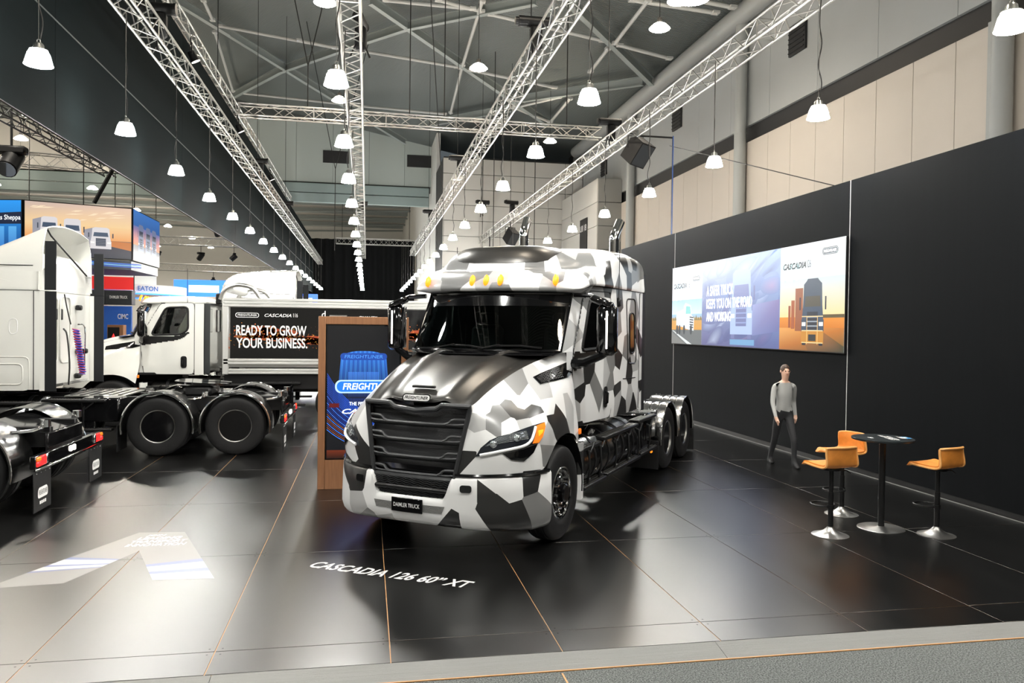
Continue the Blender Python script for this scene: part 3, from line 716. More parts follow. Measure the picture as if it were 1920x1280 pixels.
        r.build('cab_side', pc, T, ang=50)
        dr = side_patch(DOOR, .006, .03, s, hole=WIN); door = dr.build('door', pc, T, ang=50, solid=-.01 * 0)
        se = MB(); se.tube([(u, s * (vside(u, w) + .002), w) for (u, w) in DOOR], .007, 6, closed=True); se.build('door_seam', M_black, door)
        se = MB(); se.tube([(u, s * (vside(u, w) + .004), w) for (u, w) in WIN], .024, 8, closed=True); se.build('window_seal', M_black, door)
        side_fan(WIN, .004, s).build('window', M_win, door)
        bl = smooth_poly([(-.58, 1.98), (-.62, 2.085), (-.80, 2.05), (-1.40, 2.06), (-1.60, 2.16), (-1.66, 2.14), (-1.45, 1.98), (-.72, 1.86), (-.58, 1.83)], 3)
        side_patch(bl, .010, .02, s).build('sill_trim', M_sat if camo else M_black, door)
        hd = MB(); hp = rrect(.13, .27, .05); hd.add([(-1.52 + p[0], s * (vside(-1.52, 1.47) + .012), 1.47 + p[1]) for p in hp], [tuple(range(20))]); ho = hd.build('door_handle', M_black, door, solid=.01)
        hg = MB(); hg.tube([(-1.50, s * (vside(-1.5, 1.47) + z), w) for (z, w) in ((.01, 1.37), (.05, 1.40), (.055, 1.52), (.01, 1.56))], .014, 6); hg.build('pull', M_gloss, ho)
    # rear wall, floor, cowl, inside
    rw = MB(); rw.grid([[(rear, v, w) for v in np.linspace(-1.2 if roof != 'day' else -1.1, 1.2 if roof != 'day' else 1.1, 5)] for w in (1.18, 2.0, zs)]); rwall = rw.build('rear_wall', pc, T)
    fl = MB(); fl.box((-.5 + (rear + .5) / 2, 0, 1.2), (abs(rear + .5), 2.2, .05)); fl.build('cab_floor', M_black, T)
    cw = MB(); cw.grid([[(-.02 - .28 * (v ** 2) + o, v * .99, w) for v in np.linspace(-1, 1, 17)] for (o, w) in ((.14, 2.03), (0, 2.055), (-.15, 2.06))]); cw.build('cowl', M_gloss, T)
    for s in (1, -1):
        li = side_patch([(-.62, 1.2), (-.60, 2.05), (-.98, 2.78), (-2.08, 2.80), (-2.08, 1.2)], -.05, .05, s, hole=WIN); li.build('door_lining', M_dash, T, ang=0)
    hl_ = MB(); hl_.box((-1.5, 0, 2.80), (1.35, 2.0, .02)); hl_.build('headliner', M_dash, T)
    # dashboard, seats, wheel, bulkhead
    ds = MB(); ds.grid([[(-.12 - .27 * v * v + o, v, w) for v in np.linspace(-.96, .96, 13)] for (o, w) in ((-.05, 2.05), (-.25, 2.08), (-.45, 2.05), (-.5, 1.9), (-.45, 1.6))]); ds.build('dashboard', M_dash, T)
    sw = MB(); cst = V3(-.78, -.55, 1.98); ax = unit(V3(-.6, 0, .8)); x, y, _ = frame(ax)
    sw.tube([cst + .22 * (x * math.cos(a) + y * math.sin(a)) for a in np.linspace(0, 2 * PI, 28, False)], .016, 7, closed=True)
    sw.tube([cst - x * .21, cst, cst + x * .21], .018, 6); sw.tube([cst, cst - ax * .35], .03, 8); sw.build('steering_wheel', M_black, T)
    for s in (1, -1):
        st = MB(); st.box((-1.3, s * .55, 1.62), (.5, .5, .16), bev=.06); st.box((-1.56, s * .55, 2.02), (.14, .48, .72), bev=.06, ry=-.12); st.box((-1.62, s * .55, 2.46), (.10, .28, .18), bev=.04); st.build('seat', M_cloth, T)
    bh = MB(); bh.grid([[(-2.1, v, w) for v in (-1.16, 1.16)] for w in (1.22, 3.0)])
    if roof != 'day': bh.build('bunk_curtain', mat('bunk_curtain', (.02, .022, .025), .9), T)
    # windscreen
    def wp(s, t, o=0.):
        q = abs(s) ** 2.2
        return V3(-.15 - .33 * t - q * (.27 + .05 * t) + o, s * (.992 - .015 * t), 2.07 + .685 * t)
    P = [[wp(s, t) for s in np.linspace(-1, 1, 33)] for t in np.linspace(0, 1, 9)]
    ws = MB().grid(P); wo = ws.build('windscreen', M_wsh, T, ang=0)
    def keepf(c): return True
    fr = MB()
    cut = [(-.955, .05), (.955, .05), (.945, .76), (-.945, .76)]
    fr.grid([[wp(s, t, .004) for s in np.linspace(-1, 1, 65)] for t in np.linspace(0, 1, 33)], keep=lambda c: not (abs(c[1]) < .945 and .045 < (c[2] - 2.07) / .685 < .775))
    fr.build('windscreen_band', M_gloss, wo, ang=0)
    ln = [wp(-1 + 2 * i / 24, 0, .006) for i in range(25)] + [wp(1, t, .006) for t in (.2, .4, .6, .8)] + [wp(1 - 2 * i / 24, 1, .006) for i in range(25)] + [wp(-1, t, .006) for t in (.8, .6, .4, .2)]
    sl = MB(); sl.tube(ln, .014, 6, closed=True); sl.build('windscreen_seal', M_gloss, wo)
    for (a, b, c_) in (((-.62, .02), (-.28, .10), (.12, .035)), ((.05, .02), (.32, .105), (.80, .055))):
        wi = MB(); wi.tube([wp(a[0], a[1], .02), wp(b[0], b[1], .045)], .009, 5); wi.tube([wp(b[0] - .05, b[1] - .02, .03), wp((b[0] + c_[0]) / 2, (b[1] + c_[1]) / 2 + .01, .03), wp(c_[0], c_[1], .028)], .012, 5); wi.build('wiper', M_black, T)
    # --- roof
    RL = roof_levels(roof); k1, k2 = 3, 4
    if roof == 'high':
        H = RL[:5]
        r = MB().grid(crm(crm(H, 3), 4, 1)); r.mirror(); ro = r.build('roof_cap', pr, T, ang=50)
        hf = MB().grid(high_fairing()); hf.mirror(); fo = hf.build('roof_fairing', pr, T, ang=45, solid=.02)
        # inner roof of the sleeper seen through the open fairing
        ir = MB(); ir.grid(crm([[(-3.07, v, 3.2 + .32 * (1 - abs(v / 1.14) ** 3) * (1 - 0 * k)) for v in np.linspace(-1.14, 1.14, 13)] if k == 0 else [(-3.02 + .9 * k, v * (1 - .05 * k), 3.2 + (.36 + .12 * k) * (1 - abs(v / 1.14) ** 3)) for v in np.linspace(-1.14, 1.14, 13)] for k in (0, .25, .6, 1)], 3)); ir.grid([[(-3.07, v, w) for v in np.linspace(-1.14, 1.14, 13)] for w in (3.0, 3.2)]); ir.grid([[(-3.07, v, 3.2 + k * .32 * (1 - abs(v / 1.14) ** 3)) for v in np.linspace(-1.14, 1.14, 13)] for k in (0, 1)]); ir.build('sleeper_roof', pr, T)
        b1 = MB(); b1.tube([(-3.08, .95, 3.95), (-3.1, .85, 3.85), (-3.12, -.85, 3.25)], .016, 6); b1.build('strut', M_black, fo)
        for s in (1, -1):
            b1 = MB(); b1.box((-3.10, s * 1.02, 3.32), (.03, .07, .42), bev=.008); b1.box((-3.12, s * .98, 3.28), (.06, .16, .12), bev=.02); b1.build('bracket', M_wirewhite, fo)
    else:
        r = MB().grid(crm(crm(RL, 3), 4, 1)); r.mirror(); ro = r.build('roof_cap', pr, T, ang=50)
    if roof == 'mid':
        rbv = bvh_of(r); surf_patch(rbv, [(-0.78, -0.6, 3.234), (-0.86, -0.63, 3.29), (-0.9, -0.6, 3.335), (-0.95, -0.5, 3.365), (-0.98, -0.2, 3.378), (-0.98, 0.2, 3.378), (-1.02, 0.55, 3.365), (-1.11, 0.735, 3.33), (-1.02, 0.745, 3.29), (-0.894, 0.727, 3.244), (-0.771, 0.667, 3.167), (-0.71, 0.546, 3.144), (-0.656, 0.198, 3.138), (-0.663, -0.286, 3.146), (-0.696, -0.463, 3.162), (-0.728, -0.55, 3.187)], .006, 1, 8).build('roof_inset', M_sat, ro, ang=60)
    un = MB(); L0 = crm([RL[0]], 1)[0] if 0 else np.array(RL[0][:5]); L0 = crm(L0, 4)
    un.grid([[(p[0], p[1], p[2]) for p in list(L0[::-1] * V3(1, -1, 1))[:-1] + list(L0)], [(p[0] - .25 + .1 * abs(p[1]), p[1] * .9, 2.775) for p in list(L0[::-1] * V3(1, -1, 1))[:-1] + list(L0)]]); un.build('visor_underside', pr, ro)
    for v in ((0, .19, -.19, .87, -.87)):
        q = (abs(v) / 1.1) ** 2
        mk = MB(); c = V3(-.425 - .10 * q - .03 * (abs(v) > .5), v, 2.915)
        mk.lathe([(.062, -.02), (.062, .008), (.05, .022), (.02, .032), (0, .034)], (0, 0, 0), (1, 0, 0), 16)
        mk.v = [tuple(V3(x * .9, y * .55, z * 1.15) @ np.array([[math.cos(.35), 0, math.sin(.35)], [0, 1, 0], [-math.sin(.35), 0, math.cos(.35)]]) + c + V3(0, 0, 0)) for (x, y, z) in mk.v]
        mk.build('marker_lamp', M_amber, ro)
    if roof != 'day':
        for s in (1, -1): sg = MB(); sg.tube([(u, s * (vside(u, 2.87) + .002), 2.878) for u in np.linspace(-1.0, rear, 12)], .006, 5); sg.build('roof_seam', M_black, ro)
    else:
        for s in (1, -1): sg = MB(); sg.tube([(u, s * (1.075), 2.805) for u in np.linspace(-1.0, rear, 8)], .006, 5); sg.build('roof_seam', M_black, ro)
    if roof == 'mid':
        for s in (1, -1):
            ht = smooth_poly([(-2.36, 2.76), (-2.78, 2.77), (-2.80, 1.86), (-2.40, 1.87)])
            se = MB(); se.tube([(u, s * (vside(u, w) + .002), w) for (u, w) in ht], .010, 6, closed=True); hs = se.build('luggage_hatch', M_sat, T)
            side_fan(smooth_poly([(-2.47, 2.56), (-2.70, 2.57), (-2.71, 2.01), (-2.48, 2.01)], 6), .008, s).build('sleeper_window', M_gloss, hs)
            se = MB(); se.tube([(u, s * (vside(u, w) + .006), w) for (u, w) in smooth_poly([(-2.47, 2.56), (-2.70, 2.57), (-2.71, 2.01), (-2.48, 2.01)], 6)], .012, 6, closed=True); se.build('window_seal', M_black, hs)
            se = MB(); se.tube([(u, s * (vside(u, 1.66) + .003), 1.66 + .02 * (u + 2.5)) for u in (-2.2, -2.5, -2.78)], .007, 5); se.build('hatch_seam', M_black, hs)
            sn = MB(); sn.box((-2.03, s * 1.19, 2.70), (.10, .06, .12), bev=.02); sn.build('side_sensor', M_black, T)
            an = MB(); an.tube([(-1.93, s * 1.22, 2.72), (-1.93, s * 1.225, 3.5)], .005, 5); an.build('antenna', M_black, T)
            se = MB(); se.tube([(-2.96, s * (1.222), w) for w in (1.2, 2.0, 2.86)], .005, 5); se.build('panel_seam', M_black, T)
    if roof == 'high':
        for s in (1, -1):
            se = MB(); se.tube([(u, s * (1.196 - .0 * u), 3.30) for u in np.linspace(-1.75, -2.95, 6)], .008, 5); se.build('fairing_seam', M_rub, T)
            for (nm, pl_, rad) in (('access_hatch', [(-2.59, 2.39), (-2.72, 2.39), (-2.72, 2.13), (-2.59, 2.13)], .006), ('luggage_door', [(-1.95, 1.62), (-2.80, 1.62), (-2.80, 1.27), (-1.95, 1.27)], .012), ('luggage_frame', [(-1.85, 1.74), (-2.90, 1.74), (-2.90, 1.17), (-1.85, 1.17)], .010)):
                P_ = smooth_poly(pl_); se = MB(); se.tube([(u, s * (vside(u, w) + .001), w) for (u, w) in P_], rad, 6, closed=True)
                hs = se.build(nm, pc if rad > .006 else M_wirewhite, T)
            se = MB(); se.tube([(-2.97, s * 1.222, w) for w in (1.18, 2.0, 2.87)], .007, 5); se.build('panel_seam', M_black, T)
    # --- mirrors
    for s in (1, -1):
        mm = MB(); mm.box((-.70, s * 1.455, 2.33), (.16, .24, .60), bev=.05); mo = mm.build('mirror', M_gloss, T, ang=50)
        mm = MB(); mm.box((-.66, s * 1.40, 2.655), (.12, .30, .08), bev=.03, rx=s * -.35); mm.tube([(-.75, s * 1.03, 2.74), (-.70, s * 1.25, 2.73), (-.68, s * 1.40, 2.67)], .03, 8)
        mm.build('upper_arm', M_gloss, mo)
        mm = MB(); mm.tube([(-.60, s * 1.05, 1.93), (-.62, s * 1.2, 1.94), (-.68, s * 1.40, 2.03), (-.70, s * 1.45, 2.08)], [.065, .055, .045, .05], 8); mm.build('lower_arm', M_gloss, mo)
        mm = MB(); mm.box((-.785, s * 1.455, 2.33), (.012, .20, .54), bev=.005); mm.build('mirror_glass', M_chr, mo)
        if camo:
            mm = MB(); mm.box((-.618, s * 1.475, 2.33), (.012, .022, .44), bev=.005); mm.build('mirror_reflection', M_refl_glow, mo)  # reflection on the housing painted as a glowing strip, not a lamp
    # --- wheels, frame
    for s in (1, -1): wheel_front(T, 0, 1.05, s)
    ra = (-4.95, -6.25)
    for u in ra:
        for s in (1, -1): wheel_rear(T, u, s)
    ch = MB()
    for s in (1, -1): ch.box((-3.0, s * .43, .86), (8.0, .09, .27), bev=.01)
    for u in (-.9, -2.2, -3.6, -4.6, -5.6, -6.7): ch.box((u, 0, .86), (.12, .8, .2))
    ch.cyl((0, -.95, .525), (0, .95, .525), .07, 12)
    for u in ra: ch.cyl((u, -.9, .525), (u, .9, .525), .09, 12); ch.lathe([(.05, -.26), (.22, -.14), (.25, 0), (.22, .14), (.05, .26)], (u, 0, .525), (0, 1, 0), 20)
    ch.box((.5, 0, .75), (.9, .75, .5), bev=.05); ch.box((-.6, 0, 1.0), (1.4, .8, .5), bev=.1)
    ch.build('chassis', M_black, T)
    # inner wheel housing
    for s in (1, -1):
        ih = MB(); ih.grid([[(.60 * math.cos(a) * 1.03, s * v, .525 + .64 * math.sin(a)) for v in (.72, 1.21)] for a in np.linspace(-.1, PI + .15, 20)]); ih.grid([[(.62 * math.cos(a) * k, s * .72, .525 + .64 * math.sin(a) * k) for k in (.05, 1)] for a in np.linspace(-.1, PI + .1, 16)]); ih.build('wheel_housing', M_black, T)
        sk = MB(); sk.grid([[(-.60 + o, s * v, w) for (o, v) in ((0.02, .95), (0.03, 1.16), (0, 1.195), (-.09, 1.19), (-.13, 1.1))] for w in (.33, .6, .85, 1.0)]); sk.build('splash_guard', pf, T, solid=.01)
        ml = MB(); ml.box((-.555, s * 1.185, 1.14), (.05, .03, .07), bev=.01); ml.build('side_marker', M_amber2, T)
    # tanks and steps
    if roof != 'day' or True:
        end = -3.95 if tractor else -2.2
        for s in (1, -1):
            tk = MB(); tk.lathe([(.0, -.03), (.2, -.025), (.30, 0), (.33, .04), (.33, 2.3 - .04), (.30, 2.3), (0, 2.33)], (-.80 if 1 else 0, s * .86, .72), (-1, 0, 0), 28); tank = tk.build('fuel_tank', M_dsteel, T)
            for u in (-1.15, -1.7, -2.35, -2.85): st = MB(); st.ring([(.333, -.03), (.34, -.03), (.34, .03), (.333, .03)], (u, s * .86, .72), (1, 0, 0), 28); st.build('tank_strap', M_black, tank)
            cp = MB(); cp.cyl((-1.45, s * .98, 1.0), (-1.45, s * 1.03, 1.08), .06, 14); cp.build('filler_cap', M_chr, tank)
            bx = MB(); bx.box((-3.55, s * .85, .70), (.75, .55, .55), bev=.03); bx.build('battery_box', M_gloss, T)
            for (u0, u1, w, o) in ((-.72, -1.42, .895, 1.10), (-1.45, -3.05, .945, 1.13), (-3.08, -4.1, .985, 1.13), (-.70, -1.55, .435, 1.13), (-1.6, -3.2, .455, 1.13), (-3.25, -4.2, .475, 1.13)):
                sp = MB(); sp.box(((u0 + u1) / 2, s * o, w), (abs(u1 - u0), .17, .05), bev=.012); so = sp.build('step', M_black, T)
                dt = MB(); n = int(abs(u1 - u0) / .045)
                for r_ in (-.05, 0, .05):
                    for k in range(n): dt.cyl((u0 - .03 - k * .045, s * (o + r_), w + .024), (u0 - .03 - k * .045, s * (o + r_), w + .031), .010, 5)
                dt.build('tread_dots', M_steel, so)['kind'] = 'stuff'
            for u in (-.9, -1.35, -2.0, -2.6, -3.15, -3.75):
                br = MB(); br.tube([(u, s * 1.0, .95), (u, s * 1.19, .86), (u, s * 1.2, .62), (u, s * 1.17, .46)], .015, 6); br.tube([(u - .02, s * 1.2, .84), (u - .16, s * 1.2, .95)], .012, 5); bo = br.build('step_bracket', M_black, T)
                tb = MB(); tb.cyl((u, s * 1.2, .52), (u, s * 1.225, .52), .018, 8); tb.build('bolt', M_chr, bo)
            if camo:
                lp = MB(); lp.box((-4.1, s * 1.14, .40), (.06, .03, .04), bev=.01); lp.build('marker_lamp', M_amber, T)
    # rear part
    rear_end(T, ra, camo, tractor, roof, pc)
    return T

def rear_end(T, ra, camo, tractor, roof, paint):
    if tractor:
        for u in ra:
            for s in (1, -1): rear_fender(T, u, s, camo)
        dk = MB(); dk.box((-3.75, 0, 1.015), (1.0, 1.3, .03), bev=.005); d = dk.build('deck_plate', M_alu if not camo else M_black, T)
        for k in range(6): sl = MB(); sl.box((-3.35 - k * .16, 0, 1.035), (.05, 1.2, .012)); sl.build('deck_slot', M_black, d)
        for s in (1, -1): sb = MB(); sb.box((-4.0, s * .9, .82), (.62, .5, .42), bev=.03); sb.build('side_box', M_gloss, T)
        fw = MB(); out = [(-.52, .12), (-.50, .30), (-.2, .46), (.25, .46), (.42, .34), (.46, 0)]
        pts = [(u, v) for (u, v) in out] + [(u, -v) for (u, v) in out[::-1][1:]] + [(-.05, -.07), (.02, 0), (-.05, .07)]
        fw.prism([(-5.45 + p[0], p[1], 1.20 + .06 * p[0]) for p in pts], (0, 0, .045)); fo = fw.build('fifth_wheel', M_gloss, T)
        bs = MB(); bs.box((-5.45, 0, 1.08), (.5, .9, .2), bev=.05); bs.build('fifth_wheel_base', M_black, fo)
        ax = MB()
        for s in (1, -1): ax.prism([(u, s * .45, w) for (u, w) in ((-6.62, 1.0), (-6.3, 1.06), (-6.05, 1.04), (-6.95, .86))], (0, s * .02, 0))
        wd = MB(); wd.add([V3(-6.15, -.5, 1.03), V3(-6.15, .5, 1.03), V3(-7.0, .55, .93), V3(-7.0, -.55, .93), V3(-6.5, .62, 1.0), V3(-6.5, -.62, 1.0)], [(0, 1, 4, 2, 3, 5)]); wd.build('rear_deck', M_gloss, T, solid=.015)
        em = MB(); em.box((-7.0, 0, .80), (.04, 1.2, .24), bev=.01)
        em.build('end_member', M_gloss, T)
        for u in ((ra[0] + ra[1]) / 2, -6.95):
            for s in (1, -1):
                fb = MB(); fb.cyl((u, s * .47, 1.0), (u, s * .60, 1.02), .035, 10); fb.cyl((u - .02, s * .55, 1.0), (u - .02, s * .55, 1.09), .06, 12); fb.tube([(u, s * .5, 1.0), (u + .05, s * .8, .98), (u + .2, s * 1.0, .98)], .022, 8); fb.build('fender_bracket', M_chr, T)
        lb = MB(); lb.box((-7.06, 0, .635), (.07, 2.36, .16), bev=.01); bar = lb.build('light_bar', M_gloss, T)
        tr = MB(); tr.box((-7.10, 0, .545), (.03, 2.38, .03), bev=.008); tr.build('bar_trim', M_chr, bar)
        for s in (1, -1):
            tl = MB(); tl.box((-7.10, s * .98, .645), (.03, .17, .12), bev=.012); to = tl.build('tail_lamp', M_red, bar)
            ta = MB(); ta.box((-7.102, s * 1.115, .675), (.034, .10, .05), bev=.01); ta.build('tail_indicator', M_amber2, to)
            ta = MB(); ta.box((-7.102, s * 1.115, .615), (.034, .10, .06), bev=.01); ta.build('brake_lens', M_red, to)
            ta = MB(); ta.box((-7.10, s * .855, .645), (.03, .07, .12), bev=.012); ta.build('reverse_lens', M_chr, to)
            mf = MB(); mf.box((-7.08, s * .95, .28), (.012, .52, .50), bev=.004); fl = mf.build('mud_flap', M_rub, T)
            for k in range(4): bz = MB(); bz.lathe([(.011, 0), (.008, .006), (0, .008)], (-7.088, s * (.75 + .13 * k), .50), (-1, 0, 0), 8); bz.build('bolt', M_chr, fl)
            lg = MB(); lg.add([(-7.0895, s * .95 - p[0], .24 + p[1] + .02 * (1 - (p[0] / .15) ** 2)) for p in rrect(.30, .13, .05, 6)], [tuple(range(24))]); lo = lg.build('flap_logo', M_txt, fl, ang=0)
            text('flap_text', 'FREIGHTLINER', basis((-7.0905, s * .95 + .125, .225), (0, -1, 0), (0, 0, 1)), .25, .06, M_black, lo, bold=.0)
            for k in range(4): lg2 = MB(); lg2.add([(-7.0895, s * .95 - (.05 * (k - 1.5)) - p[0], .13 + p[1]) for p in ((-.02, -.02), (.02, -.02), (.02, .02), (-.02, .02))], [(0, 1, 2, 3)]); lg2.build('flap_logo', M_txt, fl, ang=0)
        for v in (-.06, .06): wl = MB(); wl.box((-7.10, v, .645), (.03, .055, .075), bev=.01); wl.build('work_lamp', M_lampw, bar)
        for s in (1, -1):                                             # front flap of the tandem
            mf = MB(); mf.box((ra[0] + .66, s * .93, .32), (.012, .56, .46), bev=.004); mf.build('mud_flap', M_rub, T)
    if roof != 'day':
        # side extenders
        zt = 2.86 if camo else 3.72
        for s in (1, -1):
            ex = MB(); ex.grid([[(u, s * 1.217, w) for u in (-3.06, -3.14)] for w in (1.16, 2.0, 2.87)]); ex.build('side_extender', paint, T, solid=.012)
            ex = MB()
            for (a, b) in ((1.15, 2.865), (2.885, zt if not camo else 3.15)):
                ex.grid([[(u, s * (1.212 - .02 * max(0, w - 2.9)), w) for u in (-3.14, -3.32)] for w in (a, b)])
            ex.build('extender_strip', M_flap, T, solid=.015)

# ------------------------------------------------------------------ the hall
XW = 8.03            # black display wall
XR = 15.0            # hall side wall
def tile_mat():
    m = bpy.data.materials.new('film_faced_plywood'); m.use_nodes = True; nt = m.node_tree; n = nt.nodes; lk = nt.links.new
    b = n['Principled BSDF']; g = n.new('ShaderNodeNewGeometry'); mp = n.new('ShaderNodeMapping'); mp.inputs['Scale'].default_value = (1.5, .25, 1)
    lk(g.outputs['Position'], mp.inputs[0])
    ns = n.new('ShaderNodeTexNoise'); ns.inputs['Scale'].default_value = 2.0; ns.inputs['Detail'].default_value = 6; lk(mp.outputs[0], ns.inputs['Vector'])
    n2 = n.new('ShaderNodeTexNoise'); n2.inputs['Scale'].default_value = 55; n2.inputs['Detail'].default_value = 3; lk(g.outputs['Position'], n2.inputs['Vector'])
    mr = n.new('ShaderNodeMapRange'); mr.inputs['To Min'].default_value = FLOOR_R - .02; mr.inputs['To Max'].default_value = FLOOR_R + .02; lk(ns.outputs['Fac'], mr.inputs['Value'])
    lk(mr.outputs[0], b.inputs['Roughness'])
    cr = n.new('ShaderNodeMapRange'); cr.inputs['To Min'].default_value = .003; cr.inputs['To Max'].default_value = .009; lk(ns.outputs['Fac'], cr.inputs['Value'])
    cc = n.new('ShaderNodeCombineColor'); [lk(cr.outputs[0], cc.inputs[i]) for i in range(3)]; lk(cc.outputs[0], b.inputs['Base Color'])
    b.inputs['Specular IOR Level'].default_value = FLOOR_S; b.inputs['IOR'].default_value = 1.62
    bp = n.new('ShaderNodeBump'); bp.inputs['Strength'].default_value = .02; bp.inputs['Distance'].default_value = .001; lk(n2.outputs['Fac'], bp.inputs['Height']); 
    b.inputs['Specular IOR Level'].default_value = 0; b.inputs['Roughness'].default_value = .9
    for l_ in list(b.inputs['Roughness'].links): nt.links.remove(l_)
    gl = n.new('ShaderNodeBsdfGlossy'); gl.distribution = 'BECKMANN'; lk(mr.outputs[0], gl.inputs['Roughness'])
    fr = n.new('ShaderNodeFresnel'); fr.inputs[0].default_value = FLOOR_S; mx = n.new('ShaderNodeMixShader')
    lk(fr.outputs[0], mx.inputs[0]); lk(b.outputs[0], mx.inputs[1]); lk(gl.outputs[0], mx.inputs[2]); lk(mx.outputs[0], n['Material Output'].inputs[0])
    return m
FLOOR_R, FLOOR_S = .32, 2.05
M_tile = tile_mat()
M_ply = mat('plywood_edge', (.52, .27, .11), .6)
def carpet_mat():
    m = mat('carpet', (.05, .055, .055), .95, bump=1.0, vscale=260)
    nt = m.node_tree; n = nt.nodes; b = n['Principled BSDF']
    tc = n.new('ShaderNodeTexCoord'); ns = n.new('ShaderNodeTexNoise'); ns.inputs['Scale'].default_value = 90; ns.inputs['Detail'].default_value = 5
    nt.links.new(tc.outputs['Object'], ns.inputs['Vector'])
    cr = n.new('ShaderNodeValToRGB'); cr.color_ramp.elements[0].position = .35; cr.color_ramp.elements[0].color = (.036, .04, .04, 1); cr.color_ramp.elements[1].position = .72; cr.color_ramp.elements[1].color = (.27, .29, .28, 1)
    nt.links.new(ns.outputs['Fac'], cr.inputs['Fac']); nt.links.new(cr.outputs[0], b.inputs['Base Color']); return m
M_carpet = carpet_mat()

# floor: carpet aisle, plywood stage with separate sheets
fl = MB(); fl.grid([[(x, y, -.045) for x in (-62, 30)] for y in (-14, 119)]); struct(fl.build('floor', M_carpet))
st = MB(); st.box((-5.5, 22.7, -.022), (27.1, 34.6, .034)); stage = struct(st.build('stage_floor', M_ply))
TX0, TW, TY0, TD = .186, 1.232, 5.78, 2.40
xs = [TX0 + TW * k for k in range(-15, 7)]; xs[-1] = XW
ys = [5.40, TY0] + [TY0 + TD * k for k in range(1, 13)]
tmesh = {}
for i in range(len(xs) - 1):
    for j in range(len(ys) - 1):
        if xs[i] < -12 and ys[j] < 9 and 0: continue
        w, d = xs[i + 1] - xs[i], ys[j + 1] - ys[j]
        key = (round(w, 2), round(d, 2))
        if key not in tmesh:
            b = MB(); b.box((0, 0, 0), (w - .007, d - .007, .012), bev=.0012); tmesh[key] = b.mesh('floor_panel', M_tile)
        o = bpy.data.objects.new('floor_panel', tmesh[key]); COL.objects.link(o); o.parent = stage
        o.location = ((xs[i] + xs[i + 1]) / 2, (ys[j] + ys[j + 1]) / 2, -.006)
scw = MB()
for x in xs[:-1]:
    for y in ys[1:6]:
        if y > 13: continue
        for (a, b) in ((-.045, .05), (.045, .05), (-.045, -.05), (.045, -.05)): scw.cyl((x + a, y + b, -.003), (x + a, y + b, .0006), .008, 6)
scw.build('panel_screws', M_black, stage)['kind'] = 'stuff'
rp = MB()
x0 = -19.
while x0 < 12:
    L = 3.6; rp.prism([(x0 + .002, 5.40, -.002), (x0 + .002, 5.19, -.040), (x0 + .002, 5.19, -.046), (x0 + .002, 5.40, -.046)], (L - .004, 0, 0)); x0 += L
struct(rp.build('trim_1', mat('ramp_grey', (.20, .20, .195), .5, bump=.6, vscale=20, stretch=(.05, 30, 1))))
cs = MB(); cs.box((-4, 5.183, -.042), (30, .012, .008)); struct(cs.build('trim_2', M_ply))
cj = MB(); cj.box((1.35, 3.4, -.0445), (.012, 3.5, .003)); struct(cj.build('trim_3', M_ply))

# black display wall in three panels
M_bw = mat('black_wall', (.0026, .0032, .0040), .65, spec=.06, var=.25, vscale=3, stretch=(6, 6, .12), bump=.05)
wl = MB(); wl.box((XW + .12, 12.0, 2.42), (.10, 24.0, 4.84)); wall = struct(wl.build('wall_display', M_bw))
for (a, b) in ((-.0, 11.855), (11.875, 19.44), (19.46, 23.9)):
    p = MB(); p.box((XW + .035, (a + b) / 2, 2.50), (.07, b - a, 4.82), bev=.002); p.build('wall_panel', M_bw, wall)
for y in (11.865, 19.45): jt = MB(); jt.box((XW + .029, y, 2.5), (.06, .014, 4.82)); jt.build('joint_strip', mat('joint_light', (.5, .5, .48), .5), wall)
sk = MB(); sk.box((XW + .045, 12, .045), (.06, 24, .09)); struct(sk.build('baseboard_right', M_black))
ft = MB(); ft.box((XW - .005, 12, .005), (.012, 24, .008)); struct(ft.build('trim_4', mat('foot_strip', (.16, .16, .155), .4)))

# hall side wall: warm white panels, dark slot, cooler panels above
M_wp = mat('wall_panel_warm', (.50, .455, .40), .6, var=.04, vscale=1)
M_wc = mat('wall_panel_cool', (.34, .355, .355), .6, var=.04, vscale=1)
M_slot = mat('slot_black', (.012, .012, .013), .6)
M_col = mat('column_grey', (.33, .345, .34), .45)
wr = MB(); wr.box((XR + .25, 22, 8.2), (.2, 72, 16.4)); wallr = struct(wr.build('wall_right', M_slot))
PW = 1.60
for k in range(int(68 / PW)):
    y = -11 + PW * k
    for (z0, z1, m_, xo) in ((0, 9.93, M_wp, 0.0), (10.60, 15.4, M_wc, .03)):
        wd = PW if z0 == 0 else 2 * PW
        if z0 and k % 2: continue
        key = ('wp', z0)
        if key not in tmesh: b = MB(); b.box((0, 0, 0), (.12, wd - .016, z1 - z0), bev=.005); tmesh[key] = b.mesh('wall_panel', m_)
        o = bpy.data.objects.new('wall_panel', tmesh[key]); COL.objects.link(o); o.parent = wallr
        o.location = (XR + .06 + xo, y + wd / 2, (z0 + z1) / 2)
for y in (3.0, 16.0, 29.15, 42.4):
    c = MB(); c.cyl((XR - .26, y, 0), (XR - .26, y, 15.0), .24, 24); c.box((XR - .06, y + .42, 5), (.14, .36, 9.9)); c.ring([(.235, -.03), (.252, -.03), (.252, .03), (.235, .03)], (XR - .26, y, 10.3), (0, 0, 1), 24); struct(c.build('column', M_col))
for y in (25.4, 36.3, 48.3):
    c = MB(); c.box((XR - .02, y, 12.8), (.10, 1.08, 1.08), bev=.015)
    for k in range(6): c.box((XR - .09, y, 12.37 + .17 * k), (.04, 1.0, .04))
    c.build('air_grille', M_slot, wallr)
et = MB(); et.cyl((XR - .36, -12, 15.0), (XR - .36, 54, 15.0), .40, 18); struct(et.build('trim_5', mat('eave_tube', (.28, .29, .285), .5)))

